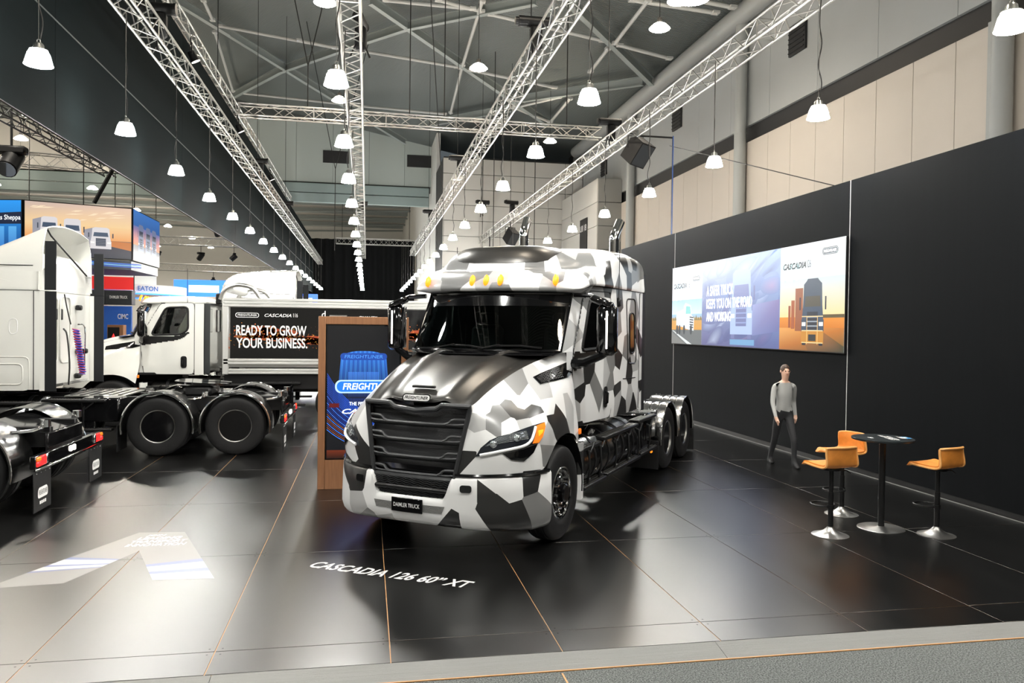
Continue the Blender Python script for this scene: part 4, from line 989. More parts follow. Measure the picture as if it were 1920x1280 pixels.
# cross walls at the back: joint-lined stair block, low grey box, green fascia wall with beam
M_blk = mat('block_panel', (.52, .51, .48), .65); M_joint = mat('panel_joint', (.03, .03, .03), .7)
YB = 53.4
bk = MB(); bk.box((10.05, YB + 3.1, 7.0), (9.9, 6, 14.2)); blk = struct(bk.build('wall_back', M_joint))
for r in range(13):
    for c in range(4):
        x0 = [5.05, 7.82, 10.77, 13.73][c]; x1 = [7.82, 10.77, 13.73, 15.0][c]
        key = ('blk', c)
        if key not in tmesh: b = MB(); b.box((0, 0, 0), (x1 - x0 - .04, .14, 1.04), bev=.008); tmesh[key] = b.mesh('wall_panel', M_blk)
        o = bpy.data.objects.new('wall_panel', tmesh[key]); COL.objects.link(o); o.parent = blk; o.location = ((x0 + x1) / 2, YB + .05, .58 + 1.074 * r)
sb = MB(); sb.box((14.3, 49.0, 5.7), (1.4, 8.4, 11.3)); sbo = struct(sb.build('wall_service', M_joint))
for r in range(8):
    m_ = mat('service_panel', (.24, .24, .228), .65)
    b = MB(); b.box((14.27, 44.78, .72 + 1.42 * r), (1.47, .14, 1.385), bev=.008); b.build('wall_panel', m_, sbo)
    b = MB(); b.box((13.55, 49.0, .72 + 1.42 * r), (.14, 8.5, 1.385), bev=.008); b.build('wall_panel', M_blk, sbo)
b = MB(); b.box((13.45, 47.5, 8.2), (.06, 1.6, 2.2), bev=.01); tag(b.build('dark_banner', M_slot), 'dark banner on the pale block wall above the truck roof', 'banner'); text('lettering', 'Ull 18', basis((13.418, 48.2, 8.5), (0, -1, 0), (0, 0, 1)), 1.4, .4, M_txt, bpy.data.objects['dark_banner'], .002, .01)
M_green = mat('fascia_wall', (.42, .47, .45), .6); M_beam = mat('fascia_beam', (.26, .325, .32), .55)
YF = 65.
fw = MB(); fw.box((-27, YF + .3, 18.2), (64.2, .3, 9.4)); fwo = struct(fw.build('wall_far', M_joint))
for k in range(22):
    b = MB(); b.box((-56.5 + 2.9 * k, YF + .1, 16.4), (2.88, .14, 4.8), bev=.006); b.build('wall_panel', M_green if k > 14 else mat('fascia_wall_pale', (.74, .72, .67), .6), fwo)
for z in (12.7, 13.5):
    b = MB(); b.box((-27, YF + .02, z), (64, .5, .74), bev=.03); b.build('beam', M_beam, fwo)
b = MB(); b.box((-27, YF + .25, 20.6), (64, .3, 3.6)); b.build('dark_panel', mat('fascia_dark', (.07, .08, .08), .7), fwo)
for x in (-2.6, 4.2, -34):
    b = MB(); b.box((x, YF + .02, 16.1), (2.1, .07, 1.0)); b.build('air_grille', M_slot, fwo)
# black drapes closing the far end
def drape(name, x0, x1, y, z0, z1, m_, amp=.12, wl_=.7):
    d = MB(); n = int((x1 - x0) / wl_ * 6)
    d.grid([[(x0 + (x1 - x0) * i / n, y + amp * math.sin(i * PI / 3 + .5 * math.sin(i * .37)), z) for i in range(n + 1)] for z in (z0, z1)])
    return d.build(name, m_, ang=0)
M_drape = mat('black_drape', (.006, .0065, .007), .9, spec=.1)
dr = drape('stage_curtain', -7.0, 5.0, 84, -.04, 11.5, M_drape, .2, 1.0); tag(dr, 'tall black pleated curtain closing the far end of the hall', 'curtain')
b = MB(); b.box((-24, 118, 9), (100, .3, 19)); struct(b.build('wall_end', mat('end_wall', (.72, .72, .69), .7)))
b = MB(); b.box((-60, 52, 10), (.3, 132, 22)); struct(b.build('wall_left', mat('end_wall', (.72, .72, .69), .7)))
b = MB(); b.box((-22, -13, 9), (78, .3, 19)); struct(b.build('wall_behind', mat('end_wall', (.72, .72, .69), .7)))
b = MB(); b.box((5.3, 89, 8.6), (.3, 58, 17.4)); struct(b.build('wall_side', mat('end_wall', (.72, .72, .69), .7)))

# roof: ribbed sheets on a lattice of beams and tubes
def roofmat():
    m = mat('roof_sheet', (.13, .148, .146), .55, metal=.15); nt = m.node_tree; n = nt.nodes; b = n['Principled BSDF']
    g = n.new('ShaderNodeNewGeometry'); mp = n.new('ShaderNodeMapping'); mp.inputs['Rotation'].default_value = (0, 0, .0); w = n.new('ShaderNodeTexWave'); w.inputs['Scale'].default_value = 2.6; w.bands_direction = 'Y'; w.inputs['Distortion'].default_value = 0
    nt.links.new(g.outputs['Position'], mp.inputs[0]); nt.links.new(mp.outputs[0], w.inputs['Vector'])
    bp = n.new('ShaderNodeBump'); bp.inputs['Strength'].default_value = .9; bp.inputs['Distance'].default_value = .06
    nt.links.new(w.outputs['Fac'], bp.inputs['Height']); nt.links.new(bp.outputs[0], b.inputs['Normal']); return m
M_roof = roofmat(); M_bm = mat('roof_beam_paint', (.25, .28, .275), .5); M_tb = mat('roof_tube_paint', (.44, .45, .44), .45)
RS = .19
def roofz(x): return 15.48 + RS * (XR - x) if x > -12 else 15.48 + RS * (XR + 12) - .19 * (-12 - x)
rf = MB(); rf.grid([[(x, y, roofz(x)) for x in (XR + 1, -12, -61)] for y in (-14, YF + .4)]); ceil = struct(rf.build('ceiling', M_roof, fixn=False))
rf = MB(); rf.grid([[(x, y, 17.2) for x in (6, -61)] for y in (YF + .4, 119)]); struct(rf.build('ceiling', mat('roof_sheet_far', (.6, .57, .54), .6), fixn=False))
BEAMS = [((-10.18, 44.25, 19.62), (-1.92, 56.04, 18.04)), ((-1.92, 56.04, 18.04), (2.88, 62.81, 17.13)), ((0.03, 37.3, 17.67), (11.39, 48.81, 15.51)), ((8.19, 31.74, 16.13), (14.19, 37.78, 14.99)), ((-10.09, 61.6, 19.6), (-5.62, 52.01, 18.75)), ((-5.62, 52.01, 18.75), (-0.26, 42.7, 17.73)), ((-0.26, 42.7, 17.73), (1.8, 39.25, 17.34)), ((1.8, 39.25, 17.34), (6.99, 32.56, 16.36)), ((8.7, 45.74, 16.02), (13.77, 37.97, 15.06)), ((-7.96, 47.2, 19.18), (-10.18, 44.25, 19.62)), ((8.88, 47.41, 16.0), (4.08, 55.99, 16.9))]
TUBES = [((-8.39, 46.16, 19.12), (-1.82, 44.7, 17.88)), ((-3.91, 45.03, 18.27), (-1.82, 44.7, 17.88)), ((-0.37, 44.1, 17.61), (4.82, 42.6, 16.62)), ((4.83, 42.68, 16.62), (10.18, 41.76, 15.61)), ((4.83, 33.67, 16.62), (4.99, 42.28, 16.59)), ((4.99, 42.28, 16.59), (5.32, 51.45, 16.51)), ((5.28, 34.88, 16.53), (10.58, 34.29, 15.52)), ((10.9, 29.53, 15.46), (11.05, 34.29, 15.43)), ((10.96, 34.91, 15.45), (11.07, 38.29, 15.43)), ((11.23, 42.76, 15.4), (11.29, 47.95, 15.39)), ((11.25, 34.28, 15.39), (13.73, 34.19, 14.93)), ((8.8, 46.97, 15.87), (10.7, 43.01, 15.51)), ((-0.43, 55.08, 17.61), (5.09, 51.93, 16.57)), ((8.51, 46.86, 15.91), (11.29, 47.95, 15.39)), ((-8.51, 42.77, 19.15), (-8.55, 45.51, 19.15)), ((-8.78, 47.25, 19.2), (-9.82, 59.93, 19.4)), ((-9.03, 59.63, 19.25), (-0.43, 55.08, 17.61)), ((2.96, 34.95, 16.98), (5.0, 34.84, 16.59)), ((0.63, 36.54, 17.41), (4.63, 34.8, 16.66)), ((12.37, 28.54, 15.19), (13.89, 28.21, 14.9)), ((10.3, 29.95, 15.58), (13.58, 28.98, 14.96))]
for (a, b_) in BEAMS:
    p, q = V3(*a), V3(*b_); m_ = MB(); d = unit(q - p); x = unit(np.cross(d, V3(0, 0, 1))); z = np.cross(x, d)
    sec = [(-.13, -.22), (.13, -.22), (.13, -.18), (.02, -.18), (.02, .18), (.13, .18), (.13, .22), (-.13, .22), (-.13, .18), (-.02, .18), (-.02, -.18), (-.13, -.18)]
    m_.prism([p + x * u + z * w for (u, w) in sec], q - p); m_.build('roof_beam', M_bm, ceil)
for (a, b_) in TUBES:
    p, q = V3(*a), V3(*b_); m_ = MB(); m_.cyl(p, q, .085, 10)
    for e in (p + (q - p) * .02, q - (q - p) * .02): m_.box(e, (.28, .28, .10))
    m_.build('tie_tube', M_tb, ceil)
for k in range(9):                                                    # regular lattice further left and behind, above the drape
    y = 2 + 5.2 * k
    m_ = MB(); p, q = V3(-12, y, roofz(-12) - .45), V3(-30, y + 6, roofz(-30) - .45); d = unit(q - p); x = unit(np.cross(d, V3(0, 0, 1))); z = np.cross(x, d)
    m_.prism([p + x * u + z * w for (u, w) in ((-.12, -.2), (.12, -.2), (.12, .2), (-.12, .2))], q - p); m_.build('roof_beam', M_bm, ceil)
for k in range(8):                                                    # second hall
    m_ = MB(); y = 68 + 6.5 * k; m_.box((-27, y, 16.8), (64, .35, .6)); m_.cyl((5, y, 16.2), (-16, y + 6, 16.2), .12, 8); m_.cyl((-16, y + 6, 16.2), (-37, y, 16.2), .12, 8); m_.build('roof_beam', M_bm, ceil)
# ------------------------------------------------------------------ pendant lamps
M_bell = mat('lamp_bell_lit', (1.0, .98, .93), .3, emit=LAMP_GLOW)
M_hb2 = mat('highbay_lit', (1.0, .84, .62), .3, emit=60)
ORD = ['first', 'second', 'third', 'fourth', 'fifth', 'sixth', 'seventh', 'eighth', 'ninth', 'tenth', 'eleventh', 'twelfth', 'thirteenth', 'fourteenth', 'fifteenth', 'sixteenth', 'seventeenth', 'eighteenth', 'nineteenth', 'twentieth']
bell = MB(); bell.lathe([(.085, .255), (.125, .24), (.16, .18), (.185, .09), (.205, .01), (.212, 0), (.19, .004), (.10, .012), (0, .014)], n=28); bell.v = [(x * .86, y * .86, z * .86) for (x, y, z) in bell.v]; bell_me = bell.mesh('bell', M_bell)
cap = MB(); cap.lathe([(0, .36), (.05, .355), (.075, .33), (.085, .25), (.10, .235)], n=20); cap.ring([(.128, .235), (.136, .235), (.136, .25), (.128, .25)], n=24)
cap.tube([(.05 * math.cos(a) * .5, 0, .385 + .03 * math.sin(a)) for a in np.linspace(0, 2 * PI, 12, False)], .007, 6, closed=True); cap.v = [(x * .86, y * .86, z * .86) for (x, y, z) in cap.v]; cap_me = cap.mesh('cap', M_alu)
wire = MB(); wire.cyl((0, 0, .34), (0, 0, 2.28), .004, 5); wire_me = wire.mesh('wire', M_steel)
cbl = MB(); cbl.tube(crm([(.02, 0, .36), (.05, 0, .6), (-.01, .01, .9), (.04, 0, 1.25), (.0, .01, 1.6), (.03, 0, 2.28)], 5), .010, 6); cbl_me = cbl.mesh('cable', M_cable)
lamp_l = bpy.data.lights.new('lamp_light', 'SPOT'); lamp_l.energy = LAMP_W; lamp_l.color = (.99, 1.0, .95); lamp_l.spot_size = math.radians(165); lamp_l.spot_blend = .8; lamp_l.shadow_soft_size = .16
ROWS = [(-4.5, 'row along the black fascia', 76), (-.48, 'row under the middle truss', 68), (3.4, 'row over the camouflaged truck', 64), (7.36, 'row beside the right wall', 52)]
wl2 = MB(); wl2.cyl((0, 0, .34), (0, 0, 11.2), .004, 5); wire_long = wl2.mesh('wire', M_steel)
for (x, where, yend) in ROWS:
    for k in range(-2, 18):
        y = 11.8 + 3.93 * k
        if x > 7 and y > yend: continue
        n = k + (1 if x > 7 else 0)
        if n >= 0: lab = 'white glowing bell pendant lamp, %s from the front, %s' % (ORD[n], where)
        else: lab = 'bell pendant lamp above the viewer, %s, %s' % (where, ('nearer one', 'farther one')[k + 2] if x < 7 else 'out of view')
        L = thing('pendant_lamp', lab, 'lamp', (x, y, 5.89), (k * 1.3) % 3, 'bell pendant lamps over the stand')
        for (n_, me) in (('bell', bell_me), ('cap', cap_me), ('wire', wire_me if y < yend else wire_long), ('cable', cbl_me)):
            o = bpy.data.objects.new(n_, me); COL.objects.link(o); o.parent = L
        if y < 56:
            o = bpy.data.objects.new('lamp_light', lamp_l); COL.objects.link(o); o.parent = L; o.location = (0, 0, -.03)
hbm = MB(); hbm.lathe([(.10, .22), (.24, .14), (.36, .02), (.37, 0)], n=28); hb_me = hbm.mesh('reflector', mat('highbay_bounce_glow', (1.0, .86, .66), .4, emit=60))  # reflector shell made to glow, in place of light bounced onto roof and walls
hb_far = hbm.mesh('reflector', mat('far_highbay_bounce_glow', (1.0, .88, .72), .4, emit=110))
hbg = MB(); hbg.lathe([(.36, .012), (.34, -.02), (0, -.05)], n=28); hbg_me = hbg.mesh('diffuser', M_hb2)
hbw = MB(); hbw.cyl((0, 0, .2), (0, 0, 4.0), .012, 6); hbw.cyl((0, 0, .2), (0, 0, .38), .09, 12); hbw_me = hbw.mesh('hanger', M_cable)
hb_l2 = bpy.data.lights.new('hall_light', 'SPOT'); hb_l2.energy = HIGHBAY_W * 2.6; hb_l2.color = (1.0, .93, .82); hb_l2.spot_size = math.radians(172); hb_l2.spot_blend = .5; hb_l2.shadow_soft_size = .4
hb_l = bpy.data.lights.new('highbay_light', 'SPOT'); hb_l.energy = HIGHBAY_W; hb_l.color = (1.0, .9, .76); hb_l.spot_size = math.radians(160); hb_l.spot_blend = .8; hb_l.shadow_soft_size = .3
HB = [(10.1, 26.2, 13.0, 'nearest the eave tube'), (9.85, 23.9, 13.0, 'cut by the top edge right of the middle'), (4.42, 31.8, 13.0, 'above the camouflaged truck'), (-1.46, 26.5, 13.0, 'cut by the top edge beside the middle truss'), (10.2, 43.3, 13.0, 'before the pale block wall'), (-1.37, 37.8, 13.0, 'just below a middle truss lamp')]
for (x, y, z) in ((10, 8, 13), (4, 12, 13), (4, 0, 13), (-1.4, 8, 13), (-12, 14, 13), (-12, 28, 13), (-12, 42, 13), (-20, 18, 13), (-20, 34, 13), (-20, 50, 13), (-30, 26, 13), (-30, 44, 13), (-12, 56, 13)): HB.append((x, y, z, None))  # unseen lamps, added to light the hall, its walls and roof
for i, (x, y, z, w) in enumerate(HB):
    L = thing('highbay_lamp', 'round flat hall lamp under the roof, %s' % w if w else 'added round hall lamp under the roof, %s of those hidden or outside the picture' % ORD[i - 6], 'lamp', (x, y, z), 0, 'round hall lamps under the roof')
    for (n_, me) in (('reflector', hb_far if x < -5 else hb_me), ('diffuser', hbg_me), ('hanger', hbw_me)):
        o = bpy.data.objects.new(n_, me); COL.objects.link(o); o.parent = L
    o = bpy.data.objects.new('highbay_light', hb_l2 if x < -5 else hb_l); COL.objects.link(o); o.parent = L; o.location = (0, 0, -.1)
# second hall and the hall to the left: lamps far behind
FAR = []
for i in range(5):
    for j in range(5): FAR.append((-13.5 - 6.5 * i, 62 + 11 * j, 12.2))
for k, (x, y, z) in enumerate(FAR):
    L = thing('highbay_lamp', 'small distant hall lamp beyond the fascia, %s from the front, %s from the right' % (ORD[k % 5], ORD[k // 5]), 'lamp', (x, y, z), 0, 'distant hall lamps')
    for (n_, me) in (('reflector', hb_far), ('diffuser', hbg_me)):
        o = bpy.data.objects.new(n_, me); COL.objects.link(o); o.parent = L
    if k % 2 == 0:
        o = bpy.data.objects.new('highbay_light', hb_l2); COL.objects.link(o); o.parent = L; o.location = (0, 0, -.1); o.scale = (1, 1, 1)

# ------------------------------------------------------------------ trusses
def truss(label, p, q, s=.40, m_=M_truss, group='aluminium box trusses', r=.028, pitch=.52):
    p = V3(*p); q = V3(*q); T = thing('box_truss', label, 'truss', tuple(p), 0, group); d = unit(q - p); L = np.linalg.norm(q - p)
    x = unit(np.cross(d, V3(0, 0, 1))); z = np.cross(x, d); cs = [(x * a + z * b) * s / 2 for (a, b) in ((1, 1), (-1, 1), (-1, -1), (1, -1))]
    for c in cs: b = MB(); b.cyl(c, c + d * L, r, 8); b.build('chord', m_, T)
    n = int(L / pitch); b = MB()
    for f in range(4):
        a, c = cs[f], cs[(f + 1) % 4]
        for k in range(n):
            b.cyl((a if k % 2 else c) + d * (k * L / n), (c if k % 2 else a) + d * ((k + 1) * L / n), r * .5, 5, cap=False)
            if k % 5 == 0: b.cyl(a + d * (k * L / n), c + d * (k * L / n), r * .5, 5, cap=False)
    o = b.build('lacing', m_, T, ang=60); o['kind'] = 'stuff'
    return T
truss('long aluminium box truss just right of the black hanging fascia', (-4.42, -4, 8.34), (-4.42, 76, 8.34))
truss('aluminium box truss carrying the top edge of the black fascia', (-5.45, -2, 11.05), (-5.45, 56, 11.05))
truss('aluminium box truss running straight up the middle of the picture', (-.38, -4, 8.34), (-.38, 68, 8.34))
truss('aluminium box truss crossing above the camouflaged truck roof', (3.62, -4, 8.34), (3.62, 64, 8.34))
truss('aluminium box truss along the right hall wall above the wall screen', (7.75, -4, 8.34), (7.75, 53, 8.34))
truss('aluminium box truss crossing the hall from side to side under the roof', (-4.6, 29.3, 10.05), (9.0, 29.6, 10.05))
truss('small aluminium truss in front of the far black curtain', (-3.2, 82, 11.1), (4.9, 82, 11.1), .6)
for x in (.6, 7.5):
    b = MB(); b.cyl((x, 0, .25), (x, 0, 6.09), .03, 6); b.build('hanger', M_cable, bpy.data.objects['box_truss.006'])
truss('dark box truss under the left lower edge of the black fascia', (-10.3, 18, 8.3), (-10.0, 33, 8.3), .42, mat('truss_dark', (.10, .11, .11), .4, metal=.6))
truss('pale truss seen below the dark truss at the left picture edge', (-16, 34, 8.9), (-10.8, 34, 8.7), .5)
truss('thin lighting truss over the distant stands left of the day cab', (-17, 52, 7.6), (-6, 52, 7.5), .5)
truss('thin lighting truss behind the distant blue stand signs', (-16, 62, 6.6), (-7, 62, 6.5), .5)

def hoist(label, x, y, z, rz=0, up=None):
    up = (roofz(x) if y < 60 else 17.2) - z - .02
    h = thing('chain_hoist', label, 'hoist', (x, y, z), rz, 'chain hoists on the trusses')
    b = MB(); b.cyl((-.33, 0, .25), (.33, 0, .25), .12, 16); b.cyl((-.40, 0, .25), (-.33, 0, .25), .09, 14); b.cyl((.33, 0, .25), (.38, 0, .25), .13, 14); b.build('motor', M_black, h)
    b = MB(); b.box((.06, 0, -.10), (.26, .24, .52), bev=.05); b.build('chain_bag', M_rub, h)
    b = MB(); b.cyl((-.05, 0, .3), (-.05, 0, up), .012, 6); b.build('chain', M_cable, h)
    b = MB(); b.tube([(-.05, -.22, -.55), (-.05, 0, -.05), (-.05, .22, -.55)], .022, 6); b.build('sling', M_black, h)
for (x, y, z, rz, w) in ((-4.42, 17.6, 8.75, 0, 'on the near left truss by the black fascia'), (-.2, 17.4, 8.75, 1.4, 'on the middle truss at the top edge'), (3.5, 16.6, 8.75, 0, 'on the truss above the camouflaged truck, nearest'), (3.5, 30.5, 8.75, 0, 'on the truss above the camouflaged truck, second'), (3.5, 45, 8.75, 0, 'on the truss above the camouflaged truck, third'),
        (6.3, 43, 9.1, .2, 'hanging free before the pale block wall, left one'), (7.75, 42.0, 9.0, .2, 'over the right truss before the pale block wall, right one'), (7.6, 24.0, 8.75, 0, 'at the right end of the crossing truss'), (-4.4, 33, 8.75, 0, 'on the left truss by the fascia, second'), (-4.4, 44, 8.75, 0, 'on the left truss by the fascia, third'), (-.4, 43, 8.75, 0, 'on the middle truss far back'), (-5.3, 19, 11.4, .3, 'on the upper fascia truss at the top left')):
    hoist('black chain hoist motor ' + w, x, y, z, rz)
def spot(label, x, y, z, aim=.5):
    h = thing('spotlight', label, 'spotlight', (x, y, z), .4, 'spotlights on the fascia truss')
    b = MB(); b.cyl((0, 0, 0), (.30 * math.sin(aim), 0, -.30 * math.cos(aim)), .11, 16, r2=.14); b.build('housing', M_black, h)
    b = MB(); p = V3(.30 * math.sin(aim), 0, -.30 * math.cos(aim)); b.cyl(p, p + unit(p) * .012, .125, 16); b.build('lens', M_lampw, h)
    b = MB(); b.tube([(0, .15, -.1), (0, .15, .22), (0, -.15, .22), (0, -.15, -.1)], .018, 6); b.cyl((0, 0, .2), (0, 0, .42), .02, 6); b.build('yoke', M_black, h)
for (y, w) in ((24.5, 'nearest on the upper fascia truss'), (33.0, 'second on the upper fascia truss'), (43.5, 'farthest on the upper fascia truss')): spot('lit spotlight hanging ' + w, -5.22, y, 10.42)
def speaker(label, x, y, z, rz):
    h = thing('loudspeaker', label, 'speaker', (x, y, z), rz, 'loudspeakers under the right truss')
    b = MB(); b.prism([(-.30, -.34, -.3), (.30, -.34, -.3), (.22, .30, -.3), (-.22, .30, -.3)], (0, 0, .75)); c = b.build('cabinet', M_black, h); c.rotation_euler = (.65, .1, 0)
    b = MB(); b.box((0, -.348, .07), (.54, .012, .68), bev=.005); b.build('grille', mat('speaker_grille', (.03, .035, .04), .6), c)
    b = MB(); b.tube([(-.34, 0, .1), (-.34, 0, .55), (.34, 0, .55), (.34, 0, .1)], .02, 6); b.build('bracket', M_black, h)
speaker('black wedge loudspeaker hanging beside the right column', 8.0, 22.6, 7.72, .5)
speaker('black wedge loudspeaker hanging under the far end of the right truss', 7.75, 42.2, 7.35, .5)
speaker('black wedge loudspeaker lower down at the far end of the right truss', 7.75, 49.5, 6.9, .5)
for (y, z) in ((42.2, 7.9), (49.5, 7.45)):
    b = MB(); b.cyl((7.75, y, z - .06), (7.75, y, 8.2), .03, 6); tag(b.build('speaker_hanger', M_black), 'short black pole holding a far loudspeaker, %s' % ('nearer one' if y < 45 else 'farther one'), 'pole')
b = MB(); b.tube([(7.75, 22.6, 8.25), (9.2, 22.6, 8.25)], .03, 6); b.tube([(9.2, 22.6, 8.25), (9.2, 22.6, 4.9)], .02, 6); tag(b.build('outrigger_pole', M_black), 'thin black pole reaching from the right truss over the loudspeaker', 'pole')
b = MB(); b.tube([(9.05, 22.2, 8.2), (9.05, 22.2, 4.8)], .015, 6); tag(b.build('hanging_cable', mat('cable_blue', (.03, .09, .32), .5)), 'blue cable hanging down beside the right column', 'cable')
b = MB(); b.tube([(9.1, 22.6, 8.0), (9.4, 14.0, 5.2)], .012, 6); tag(b.build('stay_cable', M_cable), 'thin black stay cable slanting across the warm wall', 'cable')
# bridles and droppers from the roof
def rig(label, p, q, top=True):
    p = V3(*p); q = V3(*q)
    b = MB(); b.cyl(p, q, .022, 6); tag(b.build('rigging_line', M_cable), label, 'cable', 'rigging lines')
for (n_, a, c) in (('left leg of the near bridle', (-3.7, 29.3, 0), (-2.2, 29.3, 11.8)), ('right leg of the near bridle', (-.7, 29.3, 0), (-2.2, 29.3, 11.8)), ('dropper of the near bridle to the crossing truss', (-2.2, 29.3, 11.8), (-2.2, 29.3, 10.25)),
        ('left leg of the far bridle', (-3.4, 44, 0), (-1.8, 44, 11)), ('right leg of the far bridle', (0, 44, 0), (-1.8, 44, 11)), ('dropper of the far bridle', (-1.8, 44, 11), (-1.8, 44, 6.5)),
        ('upright just right of the middle truss', (1.5, 29.4, 0), (1.5, 29.4, 10.25)), ('upright to the middle of the crossing truss', (2.8, 29.4, 0), (2.8, 29.4, 10.25)), ('upright to the right end of the crossing truss', (7.6, 29.5, 0), (7.6, 29.5, 10.25)),
        ('slanting to the truss above the camouflaged truck', (2.4, 33, 0), (3.6, 38, 8.5)), ('long upright before the pale block wall', (6.6, 41, 0), (6.6, 41, 6.0)), ('upright left of the far loudspeakers', (8.2, 38, 0), (8.2, 38, 5.2))):
    if a[2] == 0: a = (a[0], a[1], roofz(a[0]) - .03)
    rig('thin dark rigging line, ' + n_, a, c)
# ------------------------------------------------------------------ black hanging fascia
M_fas = mat('fascia_cloth', (.0050, .0075, .0080), .85, spec=.03, var=.2, vscale=1.2, stretch=(1, .3, 3), bump=.1)
F = thing('hanging_fascia', 'long black cloth fascia hanging in two tiers along the left of the stand', 'drape', (-5.4, 0, 0))
for k in range(9):
    y0, y1 = -4 + 9.4 * k, -4 + 9.4 * (k + 1) - .01
    b = MB(); b.box((0, (y0 + y1) / 2, 9.20), (.05, y1 - y0, 3.20), bev=.004); b.build('upper_panel', M_fas, F)
    b = MB(); b.box((0, (y0 + y1) / 2, 6.61), (.05, y1 - y0, 1.94), bev=.004); b.build('lower_panel', M_fas, F)
b = MB(); b.box((.03, 38, 7.59), (.012, 84, .022)); b.build('seam_wire', mat('seam_grey', (.06, .07, .07), .5), F)
b = MB(); b.box((0, 38, 5.635), (.05, 84, .014)); b.build('hem_bar', M_rub, F)

# ------------------------------------------------------------------ wall screen
S = thing('led_wall_screen', 'wide lit screen on the black wall showing two truck posters and a blue street film', 'screen', (XW, 15.66, 1.98))
b = MB(); b.box((-.03, 0, .99), (.05, 7.58, 2.0), bev=.004); b.build('frame', M_black, S)
SW, SH = 7.56, 1.98
M_pic = vcol_mat('screen_picture', LED)
def scr(): return Pic(basis((-.0565, SW / 2, 0.01), (0, -1, 0), (0, 0, 1)))
def C(*a): return srgb(*a)
def mini_truck(P, x, y, w, h, body, glass, dark, trim, lay, kind='front'):
    """small pictured lorry, nose to the right"""
    R = lambda a, b, c, d: [(x + a * w, y + b * h), (x + c * w, y + b * h), (x + c * w, y + d * h), (x + a * w, y + d * h)]
    if kind == 'front':
        P.poly([(x + .02 * w, y + .38 * h), (x + .98 * w, y + .38 * h), (x + .93 * w, y + .62 * h), (x + .9 * w, y + .95 * h), (x + .78 * w, y + h), (x + .22 * w, y + h), (x + .1 * w, y + .95 * h), (x + .07 * w, y + .62 * h)], body, lay)
        P.poly([(x + .14 * w, y + .60 * h), (x + .86 * w, y + .60 * h), (x + .82 * w, y + .78 * h), (x + .18 * w, y + .78 * h)], glass, lay + 1)
        P.poly(R(.0, .06, 1.0, .40), body, lay + 1); P.poly(R(.26, .18, .74, .52), dark, lay + 2)
        for k in range(4): P.poly(R(.27, .22 + .07 * k, .73, .24 + .07 * k), trim, lay + 3)
        P.poly(R(.03, .30, .2, .36), (1, 1, .9), lay + 3); P.poly(R(.8, .30, .97, .36), (1, 1, .9), lay + 3)
        P.poly(R(.04, .0, .2, .1), dark, lay); P.poly(R(.8, .0, .96, .1), dark, lay)
        P.poly(R(-.10, .55, -.04, .75), dark, lay + 1); P.poly(R(1.04, .55, 1.10, .75), dark, lay + 1)
    else:
        P.poly([(x, y + .30 * h), (x + .62 * w, y + .22 * h), (x + .62 * w, y + .86 * h), (x, y + .72 * h)], tuple(c * .82 for c in body), lay)
        P.poly([(x + .42 * w, y + .22 * h), (x + .98 * w, y + .14 * h), (x + w, y + .52 * h), (x + .86 * w, y + .62 * h), (x + .80 * w, y + .92 * h), (x + .52 * w, y + h), (x + .42 * w, y + .9 * h)], body, lay + 1)
        P.poly([(x + .54 * w, y + .66 * h), (x + .82 * w, y + .66 * h), (x + .78 * w, y + .88 * h), (x + .56 * w, y + .9 * h)], glass, lay + 2)
        for k in range(5): P.poly([(x + .76 * w, y + (.24 + .075 * k) * h), (x + .96 * w, y + (.22 + .075 * k) * h), (x + .96 * w, y + (.26 + .075 * k) * h), (x + .76 * w, y + (.28 + .075 * k) * h)], dark, lay + 2)
        for a in (.06, .20, .46, .84):
            P.poly([(x + a * w + .06 * w * math.cos(t), y + .17 * h + .15 * h * math.sin(t)) for t in np.linspace(0, 2 * PI, 14, False)], dark, lay + 3)
P = scr(); W1, W2 = 1.86, 5.46                                        # poster | film | poster
# left poster
P.rect(0, 0, W1, SH, C(218, 230, 240)); P.rect(0, .75, W1, 1.12, C(206, 222, 238), 1, top=C(150, 195, 228)); P.rect(0, .40, W1, .76, C(190, 150, 70), 1, top=C(150, 195, 228))
P.rect(0, .34, W1, .66, C(214, 150, 40), 2, top=C(200, 150, 70)); P.poly([(0, .0), (W1, .0), (W1, .36), (0, .36)], C(98, 104, 106), 3)
P.poly([(1.0, 0), (1.3, 0), (.1, .34), (.04, .34)], C(215, 220, 220), 4)
P.poly([(0, .0), (.9, 0), (0, .3)], C(120, 122, 120), 4)
for k in range(14): P.poly([(.04 + .13 * k, .6), (.10 + .13 * k, .68 + .03 * (k % 3)), (.18 + .13 * k, .6)], C(120, 110, 60), 3)
mini_truck(P, .30, .22, 1.12, .82, C(232, 240, 246), C(120, 200, 196), C(40, 48, 58), C(200, 210, 215), 6, 'side')
